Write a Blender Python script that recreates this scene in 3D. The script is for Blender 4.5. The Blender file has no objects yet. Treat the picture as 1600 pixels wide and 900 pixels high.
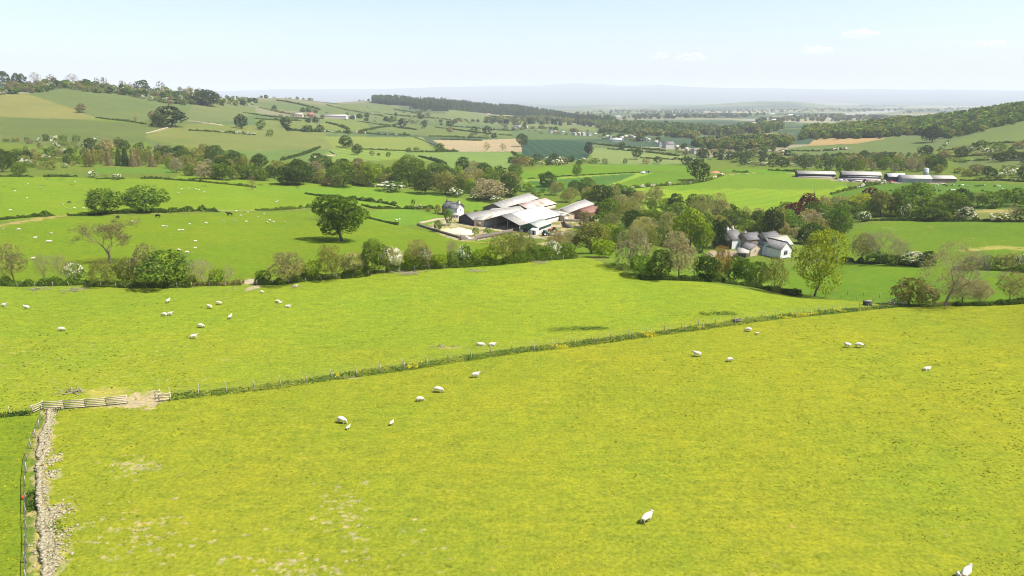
import bpy, bmesh, math, random
import numpy as np
from mathutils import Vector, Matrix
rng = np.random.default_rng(11); R = random.Random(7)
sc = bpy.context.scene; COL = sc.collection
PI = math.pi
# ---------------------------------------------------------------- camera model (drone about 40 m above the pasture)
F = 1067.0; PITCH = math.radians(15.7); ZC = 40.0
CP, SP = math.cos(PITCH), math.sin(PITCH)
def ray(px, py):
    v = 450.0 - py
    return (px - 800.0, F*CP + v*SP, -F*SP + v*CP)
# ---------------------------------------------------------------- terrain: a height field read as profiles along bearings
def zz(d, y): return ('y', d, y)
PROF = {
 -250: [(187,440),(274,350),(462,270),(700,237),(780,222),(950,187),(1200,150),(1400,122),'z1700:60','z2600:25','z6000:-60','z12000:-110'],
 0:    [(187,440),(274,350),(470,270),(700,236),(760,222),(950,185),(1200,148),(1400,124),'z1700:62','z2600:25','z6000:-60','z12000:-110'],
 150:  [(175,440),(295,340),(390,300),(490,272),(580,255),(700,232),(760,222),(980,185),(1280,142),(1400,130),'z1700:48','z2800:5','z6000:-60','z12000:-110'],
 300:  [(160,443),(225,375),(285,340),(390,300),(470,275),(560,258),(690,236),(830,213),(950,195),(1280,165),(1450,150),(1600,140),'z1900:42','z3000:5','z6000:-60','z12000:-110'],
 450:  [(150,440),(230,375),(280,350),(330,330),(420,300),(530,265),(760,235),(1030,205),(1450,180),(1800,165),(2200,153),'z2900:15','z6000:-70','z12000:-110'],
 650:  [(152,420),(240,375),(330,340),(420,310),(500,285),(620,262),(850,238),(1150,218),(1500,200),(2000,180),(2400,169),(2750,161),(3100,154),'z3900:5','z7000:-90','z12000:-112'],
 800:  [(158,410),(250,375),(335,345),(420,315),(500,290),(570,272),(650,258),'z800:-40',(980,240),(1300,218),(1700,205),(2300,190),(2900,180),(3350,170),'z4800:-85','z9000:-113','z12000:-116'],
 950:  [(165,403),(220,385),(330,350),(410,320),(490,295),(590,270),(660,259),'z850:-42',(1000,240),(1300,222),(1800,205),(2600,190),(4000,181),(8000,171),'z12000:-116'],
 1100: [(152,438),(240,400),(320,365),(400,340),(500,300),(620,268),(680,261),'z850:-43',(1050,240),(1350,222),(1900,205),(2800,190),(4500,180),(8500,171),'z12000:-116'],
 1250: [(152,464),(240,420),(310,390),(410,345),(500,310),(580,285),(640,270),(700,263),'z850:-38',(1050,236),(1350,216),(1700,202),'z2200:-45',(3500,186),(5500,176),(8000,171),'z12000:-112'],
 1400: [(152,478),(210,440),(260,410),(330,370),(400,345),(490,310),(600,283),(680,268),(720,263),'z820:-30',(1000,235),(1250,215),(1450,200),(1600,191),'z1900:-18','z3000:-55','z6000:-75','z12000:-108'],
 1600: [(165,474),(215,440),(265,410),(335,375),(410,345),(500,310),(610,285),(740,265),(900,240),(1080,215),(1250,195),(1450,176),(1560,166),'z1900:12','z4000:-40','z8000:-80','z12000:-105'],
 1850: [(165,474),(215,440),(265,410),(335,375),(410,345),(500,310),(610,285),(740,262),(900,236),(1080,208),(1250,186),(1450,165),(1560,156),'z1900:18','z4000:-40','z8000:-80','z12000:-105'],
}
dn = 40.0/np.tan(np.radians(np.concatenate([np.linspace(75,46,12), np.linspace(45,4.2,560)])))
DG = np.concatenate([[0.5,2,5], dn, np.exp(np.linspace(math.log(dn[-1]*1.01), math.log(46000), 430))])
AZF = np.linspace(-44, 44, 980)
AZG = np.radians(np.concatenate([np.arange(-180,-44.5,4.0), AZF, np.arange(48,181,4.0)]))
pa, pz = [], []
LD = np.log(DG)
for px, L in PROF.items():
    a = math.atan2(px-800, ray(px,300)[1]); ta = math.tan(a); ds, zs = [0.3,60,130], [0,0,0]
    for e in L:
        if isinstance(e, str): d, z = e[1:].split(':'); d = float(d); z = float(z)
        else:
            d, y = e; r = ray(800, y); dx = ta*r[1]; z = ZC + d*r[2]/math.hypot(r[1], dx)
        ds.append(d); zs.append(z)
    ds.append(50000); zs.append(-118)
    pa.append(a); pz.append(np.interp(LD, np.log(ds), zs))
pa = np.array(pa); pz = np.array(pz)
# smooth along distance
def smooth_rows(z, x, s):
    xu = np.linspace(x[0], x[-1], 2400); zu = np.interp(xu, x, z); h = xu[1]-xu[0]
    k = np.exp(-0.5*(np.arange(-60,61)*h/s)**2); k /= k.sum()
    return np.interp(x, xu, np.convolve(np.pad(zu,60,'edge'), k, 'valid'))
pz = np.array([smooth_rows(z, LD, 0.028) for z in pz])
# cubic-like blend across bearings
fa = np.clip(AZG, pa[0], pa[-1]); i = np.clip(np.searchsorted(pa, fa)-1, 0, len(pa)-2)
t = (fa-pa[i])/(pa[i+1]-pa[i]); t = (0.5*t + 0.5*t*t*(3-2*t))[:,None]
ZG = pz[i]*(1-t) + pz[i+1]*t
XG = np.sin(AZG)[:,None]*DG[None]; YG = np.cos(AZG)[:,None]*DG[None]
def vnoise(x, y, s, seed):
    """smooth lattice noise in -1..1"""
    x = x/s; y = y/s; xi = np.floor(x).astype(np.int64); yi = np.floor(y).astype(np.int64); fx = x-xi; fy = y-yi
    def h(a, b):
        n = (a*374761393 + b*668265263 + seed*1442695041) & 0x7fffffff; n = ((n ^ (n>>13))*1274126177) & 0x7fffffff
        return ((n ^ (n>>16)) & 0xffff)/32767.5-1
    u = fx*fx*(3-2*fx); v = fy*fy*(3-2*fy)
    return (h(xi,yi)*(1-u)+h(xi+1,yi)*u)*(1-v) + (h(xi,yi+1)*(1-u)+h(xi+1,yi+1)*u)*v
fade = lambda a, b: np.clip((DG-a)/(b-a), 0, 1)[None]
ZG = ZG + 0.12*vnoise(XG,YG,9,1) + 0.35*vnoise(XG,YG,38,2)*fade(30,120) + 1.3*vnoise(XG,YG,170,3)*fade(200,600) + 6*vnoise(XG,YG,900,4)*fade(1400,3000)
# far fells closing the view, 19-30 km off, and a low hill before them
SKY = np.array([(-200,150),(300,146),(430,141.5),(520,141),(600,140.5),(700,137.5),(800,136),(860,134),(900,131),(935,132),(970,135.5),(1030,134.5),(1100,138),(1200,140),(1300,141),(1380,141),(1500,142),(1600,143.5),(1800,146)], float)
def bearing(px, y=150): r = ray(px, y); return math.atan2(r[0], r[1])
skz = []
for px, y in SKY:
    r = ray(px, y-1.5); skz.append(ZC + 26000*r[2]/math.hypot(r[0], r[1]) + 118)
top = np.interp(AZG, [bearing(p) for p in SKY[:,0]], skz)[:,None]
prof = np.interp(DG, [15000,19000,22500,26000,33000,46000],[0,0.22,0.6,1,0.95,0.6])[None]
ZG = ZG + top*prof*(1+0.10*vnoise(XG,YG,2600,5)*(DG<25500)[None]+0.03*vnoise(XG,YG,900,6))
hb = np.interp(AZG, [bearing(p) for p in (1010,1090,1150,1190,1240,1300,1345)],[0,25,62,78,70,25,0])[:,None]
ZG = ZG + hb*np.interp(DG,[7500,9500,10800,12500],[0,0.85,1,0])[None]
def zt(x, y):
    a = math.atan2(x, y); d = math.hypot(x, y)
    ia = min(max(int(np.searchsorted(AZG, a))-1, 0), len(AZG)-2); jd = min(max(int(np.searchsorted(DG, d))-1, 0), len(DG)-2)
    u = min(max((a-AZG[ia])/(AZG[ia+1]-AZG[ia]),0),1); v = min(max((d-DG[jd])/(DG[jd+1]-DG[jd]),0),1)
    return float((ZG[ia,jd]*(1-v)+ZG[ia,jd+1]*v)*(1-u) + (ZG[ia+1,jd]*(1-v)+ZG[ia+1,jd+1]*v)*u)
def hit(px, py):
    r = ray(px, py); a = math.atan2(r[0], r[1]); h = math.hypot(r[0], r[1])
    ia = min(max(int(np.searchsorted(AZG, a))-1, 0), len(AZG)-2); u = (a-AZG[ia])/(AZG[ia+1]-AZG[ia])
    zc = ZG[ia]*(1-u)+ZG[ia+1]*u; zr = ZC + DG*r[2]/h
    b = np.nonzero((zr <= zc) & (DG > 8))[0]
    if not len(b): return None
    j = b[0]; g0 = zr[j-1]-zc[j-1]; g1 = zr[j]-zc[j]; f = g0/(g0-g1) if g0 != g1 else 0
    d = DG[j-1]+(DG[j]-DG[j-1])*f
    return Vector((math.sin(a)*d, math.cos(a)*d, ZC + d*r[2]/h))
def at(px, py):
    """point of the ground seen at a photo pixel (slides down to the crest when it looks over it)"""
    for k in range(120):
        p = hit(px, py + k*0.5)
        if p is not None and math.hypot(p.x,p.y) < 17000: return p
    return Vector((0,100,0))
def mpp(p): return (p.y*CP - (p.z-ZC)*SP)/F          # metres covered by a photo pixel at p
def project(x, y, z):
    dz = z-ZC; depth = y*CP - dz*SP; up = y*SP + dz*CP
    return 800+F*x/depth, 450-F*up/depth
# level ground under the two farmsteads
def terrace(px, py, r0, r1):
    global ZG
    p = hit(px, py); d = np.hypot(XG-p.x, YG-p.y); w = np.clip((r1-d)/(r1-r0),0,1); w = w*w*(3-2*w); ZG = ZG*(1-w)+(p.z)*w
terrace(800,352,38,75); terrace(1190,397,22,50); terrace(1400,282,60,120)
# ---------------------------------------------------------------- small helpers
def lin(c): c = np.asarray(c, float)/255; return np.where(c<=0.04045, c/12.92, ((c+0.055)/1.055)**2.4)
def tag(o, label=None, cat=None, group=None, kind=None):
    if label: o['label'] = label
    if cat: o['category'] = cat
    if group: o['group'] = group
    if kind: o['kind'] = kind
    return o
def link(o, parent=None):
    COL.objects.link(o)
    if parent: o.parent = parent
    return o
def empty(name, loc=(0,0,0), rz=0.0, scale=(1,1,1)):
    o = bpy.data.objects.new(name, None); o.location = loc; o.rotation_euler = (0,0,rz); o.scale = scale
    o.empty_display_size = 0.5
    return link(o)
def mesh_np(name, V, Q=None, T=None, mats=(), mi=None, smooth=False):
    me = bpy.data.meshes.new(name); V = np.asarray(V, np.float32)
    Q = np.zeros((0,4),int) if Q is None else np.asarray(Q,int).reshape(-1,4)
    T = np.zeros((0,3),int) if T is None else np.asarray(T,int).reshape(-1,3)
    me.vertices.add(len(V)); me.vertices.foreach_set('co', V.ravel())
    me.loops.add(len(Q)*4+len(T)*3); me.loops.foreach_set('vertex_index', np.concatenate([Q.ravel(), T.ravel()]).astype(np.int32))
    st = np.concatenate([np.arange(len(Q))*4, len(Q)*4+np.arange(len(T))*3]).astype(np.int32)
    me.polygons.add(len(st)); me.polygons.foreach_set('loop_start', st)
    for m in mats: me.materials.append(m)
    if mi is not None: me.polygons.foreach_set('material_index', np.asarray(mi, np.int32))
    if smooth: me.polygons.foreach_set('use_smooth', np.ones(len(st), bool))
    me.update(calc_edges=True); me.validate()
    return me
def obj(name, me, parent=None, loc=None, rz=None, scale=None, color=None):
    o = bpy.data.objects.new(name, me)
    if loc is not None: o.location = loc
    if rz is not None: o.rotation_euler = (0,0,rz)
    if scale is not None: o.scale = scale
    if color is not None: o.color = (*color, 1)
    return link(o, parent)
class MB:
    """collects solids into one mesh"""
    def __init__(s): s.v = []; s.q = []; s.t = []; s.mq = []; s.mt = []; s.n = 0
    def add(s, V, Q=(), T=(), m=0):
        s.v.append(np.asarray(V,float)); s.q += [[a+s.n for a in f] for f in Q]; s.t += [[a+s.n for a in f] for f in T]
        s.mq += [m]*len(Q); s.mt += [m]*len(T); s.n += len(V); return s
    def hexa(s, c, m=0):
        return s.add(c, [(0,3,2,1),(4,5,6,7),(0,1,5,4),(1,2,6,5),(2,3,7,6),(3,0,4,7)], m=m)
    def box(s, x0,x1,y0,y1,z0,z1, m=0):
        return s.hexa([(x0,y0,z0),(x1,y0,z0),(x1,y1,z0),(x0,y1,z0),(x0,y0,z1),(x1,y0,z1),(x1,y1,z1),(x0,y1,z1)], m)
    def tube(s, pts, rad, n=6, m=0, cap=True):
        pts = [Vector(p) for p in pts]; V = []; Q = []; T = []
        rad = [rad]*len(pts) if np.isscalar(rad) else rad
        for k, p in enumerate(pts):
            d = (pts[min(k+1,len(pts)-1)]-pts[max(k-1,0)]).normalized()
            a = d.cross(Vector((0,0,1)) if abs(d.z)<0.9 else Vector((1,0,0))).normalized(); b = d.cross(a)
            for j in range(n):
                th = 2*PI*j/n; V.append(p + (a*math.cos(th)+b*math.sin(th))*rad[k])
        for k in range(len(pts)-1):
            for j in range(n):
                j2 = (j+1)%n; Q.append((k*n+j, k*n+j2, (k+1)*n+j2, (k+1)*n+j))
        if cap:
            e = (len(pts)-1)*n
            for j in range(1,n-1): T.append((0,j+1,j)); T.append((e,e+j,e+j+1))
        return s.add([tuple(v) for v in V], Q, T, m)
    def mesh(s, name, mats, smooth=False):
        V = np.concatenate(s.v) if s.v else np.zeros((0,3))
        return mesh_np(name, V, s.q, s.t, mats, s.mq+s.mt, smooth)
    def build(s, name, mats, parent=None, smooth=False, **k):
        return obj(name, s.mesh(name, mats, smooth), parent, **k)
# ---------------------------------------------------------------- materials
def newmat(name):
    m = bpy.data.materials.new(name); m.use_nodes = True; nt = m.node_tree; nt.nodes.clear()
    return m, nt, nt.nodes.new('ShaderNodeOutputMaterial')
def N(nt, t, **k):
    n = nt.nodes.new(t)
    for a, v in k.items():
        if a in n.inputs.keys() if isinstance(a,str) else False: n.inputs[a].default_value = v
        else: setattr(n, a, v)
    return n
def noise(nt, vec, scale, detail=3, rough=0.6):
    n = nt.nodes.new('ShaderNodeTexNoise'); n.inputs['Scale'].default_value = scale; n.inputs['Detail'].default_value = detail; n.inputs['Roughness'].default_value = rough
    if vec is not None: nt.links.new(vec, n.inputs['Vector'])
    return n.outputs['Fac']
def ramp(nt, fac, stops):
    r = nt.nodes.new('ShaderNodeValToRGB'); cr = r.color_ramp
    while len(cr.elements) < len(stops): cr.elements.new(0.5)
    for e, (p, c) in zip(cr.elements, stops):
        e.position = p; e.color = (c,c,c,1) if np.isscalar(c) else (*c,1)
    nt.links.new(fac, r.inputs['Fac']); return r.outputs['Color']
def mixc(nt, a, b, fac=1.0, mode='MULTIPLY'):
    m = nt.nodes.new('ShaderNodeMix'); m.data_type = 'RGBA'; m.blend_type = mode; m.clamp_result = False
    for v, s in ((fac, m.inputs[0]), (a, m.inputs[6]), (b, m.inputs[7])):
        if hasattr(v, 'is_output'): nt.links.new(v, s)
        else: s.default_value = v if np.isscalar(v) else (*v,1)
    return m.outputs[2]
def simple(name, c, var=0.25, scale=2.0, rough=0.85, bump=0.0, spec=0.2, stops=None, metal=0.0, detail=4, obj_tint=False):
    m, nt, out = newmat(name); tc = nt.nodes.new('ShaderNodeTexCoord'); vec = tc.outputs['Object']
    f = noise(nt, vec, scale, detail)
    b = nt.nodes.new('ShaderNodeBsdfPrincipled'); b.inputs['Roughness'].default_value = rough; b.inputs['Metallic'].default_value = metal
    b.inputs['Specular IOR Level'].default_value = spec
    if stops: col = ramp(nt, f, stops)
    else: col = mixc(nt, c, ramp(nt, f, [(0.25,1-var),(0.75,1+var)]))
    if obj_tint:
        oi = nt.nodes.new('ShaderNodeObjectInfo'); col = mixc(nt, col, oi.outputs['Color'])
    nt.links.new(col, b.inputs['Base Color'])
    if bump:
        bp = nt.nodes.new('ShaderNodeBump'); bp.inputs['Strength'].default_value = bump; bp.inputs['Distance'].default_value = 0.05
        nt.links.new(f, bp.inputs['Height']); nt.links.new(bp.outputs['Normal'], b.inputs['Normal'])
    nt.links.new(b.outputs[0], out.inputs['Surface']); return m
def leafmat(name, base=None, trans=0.42):
    m, nt, out = newmat(name); tc = nt.nodes.new('ShaderNodeTexCoord')
    oi = nt.nodes.new('ShaderNodeObjectInfo'); ge = nt.nodes.new('ShaderNodeNewGeometry')
    f = noise(nt, ge.outputs['Position'], 0.55, 3, 0.7)
    col = mixc(nt, oi.outputs['Color'] if base is None else base, ramp(nt, f, [(0.28,(0.72,0.78,0.8)),(0.72,(1.3,1.2,1.1))]))
    rv = ramp(nt, ge.outputs['Random Per Island'], [(0,(0.62,0.68,0.7)),(0.5,(0.98,1,1)),(1,(1.42,1.3,1.15))]); col = mixc(nt, col, rv)
    rv = ramp(nt, oi.outputs['Random'], [(0,(0.86,0.92,0.9)),(1,(1.14,1.08,1.1))]); col = mixc(nt, col, rv)
    d = nt.nodes.new('ShaderNodeBsdfDiffuse'); tl = nt.nodes.new('ShaderNodeBsdfTranslucent'); mx = nt.nodes.new('ShaderNodeMixShader')
    nt.links.new(col, d.inputs['Color']); tcl = mixc(nt, col, (1.15,1.1,0.55)); nt.links.new(tcl, tl.inputs['Color'])
    mx.inputs[0].default_value = trans; nt.links.new(d.outputs[0], mx.inputs[1]); nt.links.new(tl.outputs[0], mx.inputs[2])
    nt.links.new(mx.outputs[0], out.inputs['Surface']); return m
LEAF = leafmat('foliage'); BLOS = leafmat('blossom', (0.50,0.50,0.41), 0.25)
TWIG = leafmat('twigs', None, 0.1)
BARK = simple('bark', (0.10,0.08,0.06), 0.35, 1.5, 0.95)
PALEBARK = simple('pale_bark', (0.24,0.20,0.15), 0.3, 1.2, 0.95)
OLDBARK = simple('old_bark', (.15,.12,.085), 0.35, 1.2, 0.95)
# ---------------------------------------------------------------- the ground sheet and its fields
KEXP = 2.9          # what a sunlit surface of albedo 1 comes to in the picture
def alb(c, k=1.0):
    c = np.array(c, float)
    if c[1] > c[2]*1.25 and c[1] >= c[0]*.97: c = c*np.array([.985,.935,1.0])+np.array([0,0,5.])      # grass, a little dry
    return lin(c)/KEXP*k
def poly_world(pp, close=True):
    """outline of a field: photo corners carried down onto the land"""
    out = []; n = len(pp)
    for k in range(n if close else n-1):
        a, b = pp[k], pp[(k+1)%n]; m = max(1, int(math.hypot(b[0]-a[0], (b[1]-a[1])*2)/9))
        for j in range(m): p = at(a[0]+(b[0]-a[0])*j/m, a[1]+(b[1]-a[1])*j/m); out.append((p.x,p.y))
    if not close: p = at(*pp[-1]); out.append((p.x,p.y))
    return np.array(out)
def inside(P, X, Y):
    lo, hi = P.min(0), P.max(0); cand = np.nonzero((X>=lo[0])&(X<=hi[0])&(Y>=lo[1])&(Y<=hi[1]))[0]
    x, y = X[cand], Y[cand]; ins = np.zeros(len(cand), bool); n = len(P)
    for k in range(n):
        x0,y0 = P[k]; x1,y1 = P[(k+1)%n]
        if y0 == y1: continue
        c = ((y0>y)!=(y1>y)) & (x < (x1-x0)*(y-y0)/(y1-y0)+x0); ins ^= c
    return cand[ins]
def near_line(P, X, Y, w):
    lo, hi = P.min(0)-w, P.max(0)+w; cand = np.nonzero((X>=lo[0])&(X<=hi[0])&(Y>=lo[1])&(Y<=hi[1]))[0]
    x, y = X[cand], Y[cand]; best = np.full(len(cand), 1e9)
    for k in range(len(P)-1):
        a, b = P[k], P[k+1]; d = b-a; L = max((d**2).sum(),1e-9); t = np.clip(((x-a[0])*d[0]+(y-a[1])*d[1])/L,0,1)
        best = np.minimum(best, np.hypot(x-a[0]-t*d[0], y-a[1]-t*d[1]))
    return cand, best
GX, GY = XG.ravel(), YG.ravel(); GD = np.hypot(GX, GY)
NG = len(GX)
GC = np.tile(alb((142,172,62)), (NG,1))
# the far vale: a patchwork of small fields
s = rng.uniform(-1,1,(900,2)); sx = 9000*s[:,0]; sy = 900+11000*((s[:,1]+1)/2)**1.5
PAL = [alb(c) for c in ((112,142,84),(140,165,92),(158,174,105),(100,132,88),(172,180,125),(200,190,150),(90,120,80),(128,158,86),(150,170,100),(108,136,84))]
pc = np.array([PAL[k] for k in rng.integers(0,len(PAL),900)])
far = np.nonzero((GD>1000)&(GD<16000)&(GY>0))[0]
for c0 in range(0, len(far), 20000):
    ii = far[c0:c0+20000]; scl = 1+0*GY[ii]
    d2 = (GX[ii][:,None]*0.8+GY[ii][:,None]*0.3-sx[None]*0.8-sy[None]*0.3)**2 + (GY[ii][:,None]*0.9-GX[ii][:,None]*0.2-sy[None]*0.9+sx[None]*0.2)**2
    GC[ii] = pc[d2.argmin(1)]
GC[GD>=16000] = alb((120,130,110))
FIELDS = [ # outline in photo pixels, colour in sun
 ([(0,222),(0,183),(130,187),(260,196),(245,213),(225,222),(120,232)], (134,158,78)),
 ([(0,183),(0,147),(40,146),(100,165),(150,184),(130,187)], (170,178,92)),
 ([(40,146),(60,139),(120,139),(170,148),(220,152),(270,164),(330,168),(350,190),(290,196),(250,193),(150,184),(100,165)], (138,162,84)),
 ([(300,163),(345,160),(400,167),(400,178),(360,190),(290,188)], (148,168,92)),
 ([(225,213),(262,200),(300,193),(400,196),(510,208),(505,225),(400,236),(320,233),(240,219)], (156,174,84)),
 ([(225,213),(240,219),(310,236),(300,245),(240,236)], (140,166,80)),
 ([(320,233),(400,236),(520,232),(528,244),(490,252),(400,250),(330,246)], (140,174,84)),
 ([(400,203),(505,205),(525,232),(400,236)], (158,176,88)),
 ([(505,213),(660,214),(680,236),(600,236),(520,230)], (166,190,86)),
 ([(520,232),(600,236),(700,238),(735,250),(720,262),(640,246),(545,256),(495,248)], (160,196,84)),
 ([(620,236),(815,238),(810,262),(700,272),(690,252)], (156,192,88)),
 ([(676,219),(745,219),(815,216),(815,237),(720,237),(700,234)], (218,196,150)),
 ([(818,218),(870,219),(925,224),(918,249),(860,251),(814,244)], (80,118,76)),
 ([(925,231),(985,232),(1095,247),(1060,256),(985,257),(925,254)], (164,192,98)),
 ([(930,222),(1000,230),(1080,236),(1110,246),(1095,248),(985,232),(925,231)], (136,162,84)),
 ([(400,185),(490,187),(500,205),(400,204)], (152,174,88)),
 ([(500,186),(570,186),(580,205),(500,206)], (152,176,84)),
 ([(520,163),(590,160),(640,172),(560,175)], (144,168,92)),
 ([(590,172),(700,178),(800,190),(730,196),(600,182)], (146,168,92)),
 ([(690,168),(800,186),(935,196),(930,205),(800,196),(700,182)], (150,172,92)),
 ([(580,190),(800,205),(800,215),(680,214),(590,205)], (144,168,84)),
 ([(1262,228),(1275,215),(1310,213),(1370,214),(1385,217),(1340,224),(1285,227)], (220,188,128)),
 ([(1230,232),(1262,228),(1340,224),(1390,216),(1450,218),(1465,228),(1400,242),(1300,244),(1235,240)], (142,168,86)),
 ([(1230,240),(1330,240),(1420,236),(1470,240),(1470,262),(1240,262)], (142,164,86)),
 ([(1470,236),(1500,215),(1545,200),(1605,188),(1640,190),(1640,222),(1545,226)], (144,172,84)),
 ([(1480,228),(1545,222),(1640,222),(1640,248),(1520,246)], (138,160,78)),
 ([(1490,252),(1560,246),(1640,246),(1640,262),(1500,262)], (140,164,80)),
 ([(1230,181),(1262,180),(1292,183),(1255,185),(1215,185)], (196,198,178)),
 ([(1308,178),(1395,171),(1408,173),(1350,180),(1310,181)], (200,202,184)),
 ([(1285,184),(1330,184),(1345,186),(1300,189)], (196,196,172)),
 ([(1160,186),(1215,184),(1230,187),(1170,189)], (190,192,166)),
 ([(1150,206),(1195,206),(1220,208),(1180,213),(1155,211)], (170,180,104)),
 ([(1150,236),(1200,236),(1250,246),(1200,250)], (150,172,80)),
 # middle ground
 ([(-250,300),(-250,268),(0,272),(60,268),(140,268),(300,275),(400,282),(560,290),(700,308),(765,322),(742,331),(720,322),(690,331),(640,322),(500,325),(400,330),(300,330),(110,335),(0,346),(-250,355)], (156,196,52)),
 ([(-250,268),(130,262),(280,272),(270,280),(0,275),(-250,280)], (140,168,62)),
 ([(150,262),(270,266),(275,272),(150,270)], (132,180,62)),
 ([(400,296),(560,291),(690,303),(770,320),(740,331),(690,329),(620,323),(560,322),(480,300)], (150,198,58)),
 ([(575,330),(640,326),(700,337),(668,352),(620,352),(580,343)], (142,192,58)),
 ([(-250,445),(-250,358),(0,352),(85,340),(330,333),(490,330),(575,333),(590,345),(720,372),(800,368),(830,385),(800,402),(650,414),(480,432),(390,442),(0,443)], (150,186,48)),
 ([(870,345),(940,340),(1000,350),(1100,390),(1250,420),(1250,460),(1090,435),(1000,428),(920,400),(860,395)], (140,180,54)),
 ([(805,270),(860,260),(930,257),(1085,257),(1085,268),(1010,267),(950,271),(870,276),(820,279)], (140,188,54)),
 ([(818,281),(950,273),(1000,270),(1012,272),(960,290),(935,298),(870,302),(830,300)], (114,162,66)),
 ([(945,296),(1000,272),(1085,266),(1082,278),(1010,292),(965,302)], (136,184,52)),
 ([(1000,269),(1012,268),(1020,270),(985,281),(955,290),(945,292),(975,280)], (178,222,74)),
 ([(816,281),(950,271.5),(1000,268.5),(1000,270.5),(950,274),(820,284)], (174,216,74)),
 ([(965,304),(1000,293),(1090,283),(1140,276),(1240,275),(1320,287),(1330,300),(1250,332),(1180,345),(1080,330),(1000,330)], (168,210,58)),
 ([(1090,283),(1135,272),(1245,272),(1330,284),(1300,296),(1180,294),(1060,297),(1000,297)], (148,192,56)),
 ([(1130,264),(1240,264),(1245,272),(1150,271)], (134,188,52)),
 ([(1300,302),(1380,286),(1500,283),(1640,292),(1640,330),(1480,328),(1400,320),(1330,325),(1290,330)], (122,168,56)),
 ([(1470,335),(1540,326),(1640,326),(1640,347),(1480,345)], (164,182,84)),
 ([(1520,329),(1560,327),(1600,327),(1600,331),(1530,333)], (208,196,116)),
 ([(1280,395),(1310,372),(1350,350),(1420,344),(1640,348),(1640,420),(1500,412),(1400,410),(1330,405)], (138,178,50)),
 ([(1230,440),(1310,408),(1400,412),(1600,425),(1640,440),(1640,475),(1400,476),(1260,462)], (136,180,50)),
 # near pastures
 ([(-250,650),(-250,447),(0,446),(390,444),(480,437),(600,425),(680,415),(800,408),(920,402),(960,418),(1000,436),(1090,438),(1250,466),(1330,470),(1400,479),(1150,505),(800,550),(560,585),(265,623),(65,637),(0,648)], (174,205,56)),
 ([(-250,650),(-250,540),(0,528),(300,520),(560,545),(800,530),(1000,505),(1150,496),(1150,505),(800,550),(560,585),(265,623),(65,637),(0,648)], (181,205,57)),
 ([(-300,1100),(-300,650),(0,648),(66,638),(50,700),(42,800),(40,900),(30,1100)], (158,188,46)),
 ([(40,1100),(52,900),(60,800),(62,700),(80,642),(270,625),(560,586),(800,551),(1150,506),(1405,480),(1640,474),(1900,474),(1900,1100)], (184,202,54)),
]
for pp, c in FIELDS:
    GC[inside(poly_world(pp), GX, GY)] = alb(c)
GC3 = GC.reshape(len(AZG), len(DG), 3); jn = np.nonzero((DG>75)&(DG<135))[0]; an = np.nonzero((AZG>-.9)&(AZG<.35))[0]
def soft(pp, c, w, amt=1.0, seed=0, rough=0.8, scale=0.6):
    """a worn line (track, path) of half width w metres with a ragged edge"""
    P = poly_world(pp, False); k, d = near_line(P, GX, GY, w*2.2); n = vnoise(GX[k], GY[k], w*scale+0.4, 40+seed)
    a = np.clip((w*(1+rough*n)-d)/(w*0.45), 0, 1)[:,None]*amt; GC[k] = GC[k]*(1-a)+alb(c)*a
def blot(px, py, rx, rz, c, amt=1.0, seed=0, scale=0.5):
    """a bare or rank patch round a point, radii in metres (across, along)"""
    p = at(px, py); m = max(rx, rz)*1.7; k = np.nonzero((abs(GX-p.x)<m)&(abs(GY-p.y)<m))[0]
    d = np.hypot((GX[k]-p.x)/rx, (GY[k]-p.y)/rz); n = vnoise(GX[k], GY[k], max(0.15, min(rx,rz)*scale), 70+seed)+0.5*vnoise(GX[k], GY[k], max(0.1,min(rx,rz)*scale*0.4), 71+seed)
    a = np.clip((1+0.55*n-d)*2.2, 0, 1)[:,None]*amt; GC[k] = GC[k]*(1-a)+alb(c)*a
BARE = (238,214,164)
for pp, c, w, am in [
  ([(-30,358),(0,352),(50,344),(90,338),(130,335),(230,333),(300,331)], (214,190,118), 2.0, .95),
  ([(300,331),(345,329),(400,329),(500,325)], (206,190,120), 1.4, .7),
  ([(400,200),(470,203),(560,214)], (190,186,120), 3, .5), ([(230,208),(265,200),(272,198)], (205,196,150), 2.2, .8),
  ([(298,189),(330,194),(350,196)], (230,220,190), 2.5, .9), ([(45,181),(150,184),(225,187)], (180,180,110), 3, .6),
  ([(485,246),(510,242),(525,241)], (205,205,150), 2.5, .7), ([(640,213),(668,221),(682,227)], (120,130,80), 2.5, .7),
  ([(1135,273),(1180,270),(1300,272)], (226,200,140), 1.6, .9), ([(1300,279),(1340,280),(1410,283),(1470,286)], (226,206,180), 4.5, 1),
  ([(800,389),(830,385),(860,378),(875,368)], (226,206,140), 2.6, .9), ([(800,376),(770,380),(724,377)], (206,196,104), 2.2, .8),
  ([(640,325),(690,326),(720,328)], (190,190,110), 1.5, .6), ([(1245,277),(1320,281),(1420,284)], (214,186,160), 3.5, .9),
  ([(1200,208),(1240,209)], (200,190,140), 4, .6), ([(930,257),(1010,258),(1085,257)], (140,150,70), 2.5, .6),
  ([(0,214),(60,222),(120,228)], (160,170,90), 5, .5)]: soft(pp, c, w, am, len(pp))
YARD = [(668,352),(700,340),(735,337),(775,334),(880,336),(945,341),(925,350),(895,356),(880,366),(855,374),(818,370),(765,358),(742,358),(785,370),(722,378),(690,368)]
k = inside(poly_world(YARD), GX, GY); n = vnoise(GX[k],GY[k],4,9)+0.6*vnoise(GX[k],GY[k],1.4,10)
GC[k] = np.where((n>0.15)[:,None], alb((232,216,176)), np.where((n>-0.35)[:,None], alb((214,198,140)), alb((170,180,90))))
k = inside(poly_world([(1100,398),(1112,391),(1150,392),(1170,402),(1160,406),(1115,402)]), GX, GY); GC[k] = alb((216,196,156))
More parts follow.
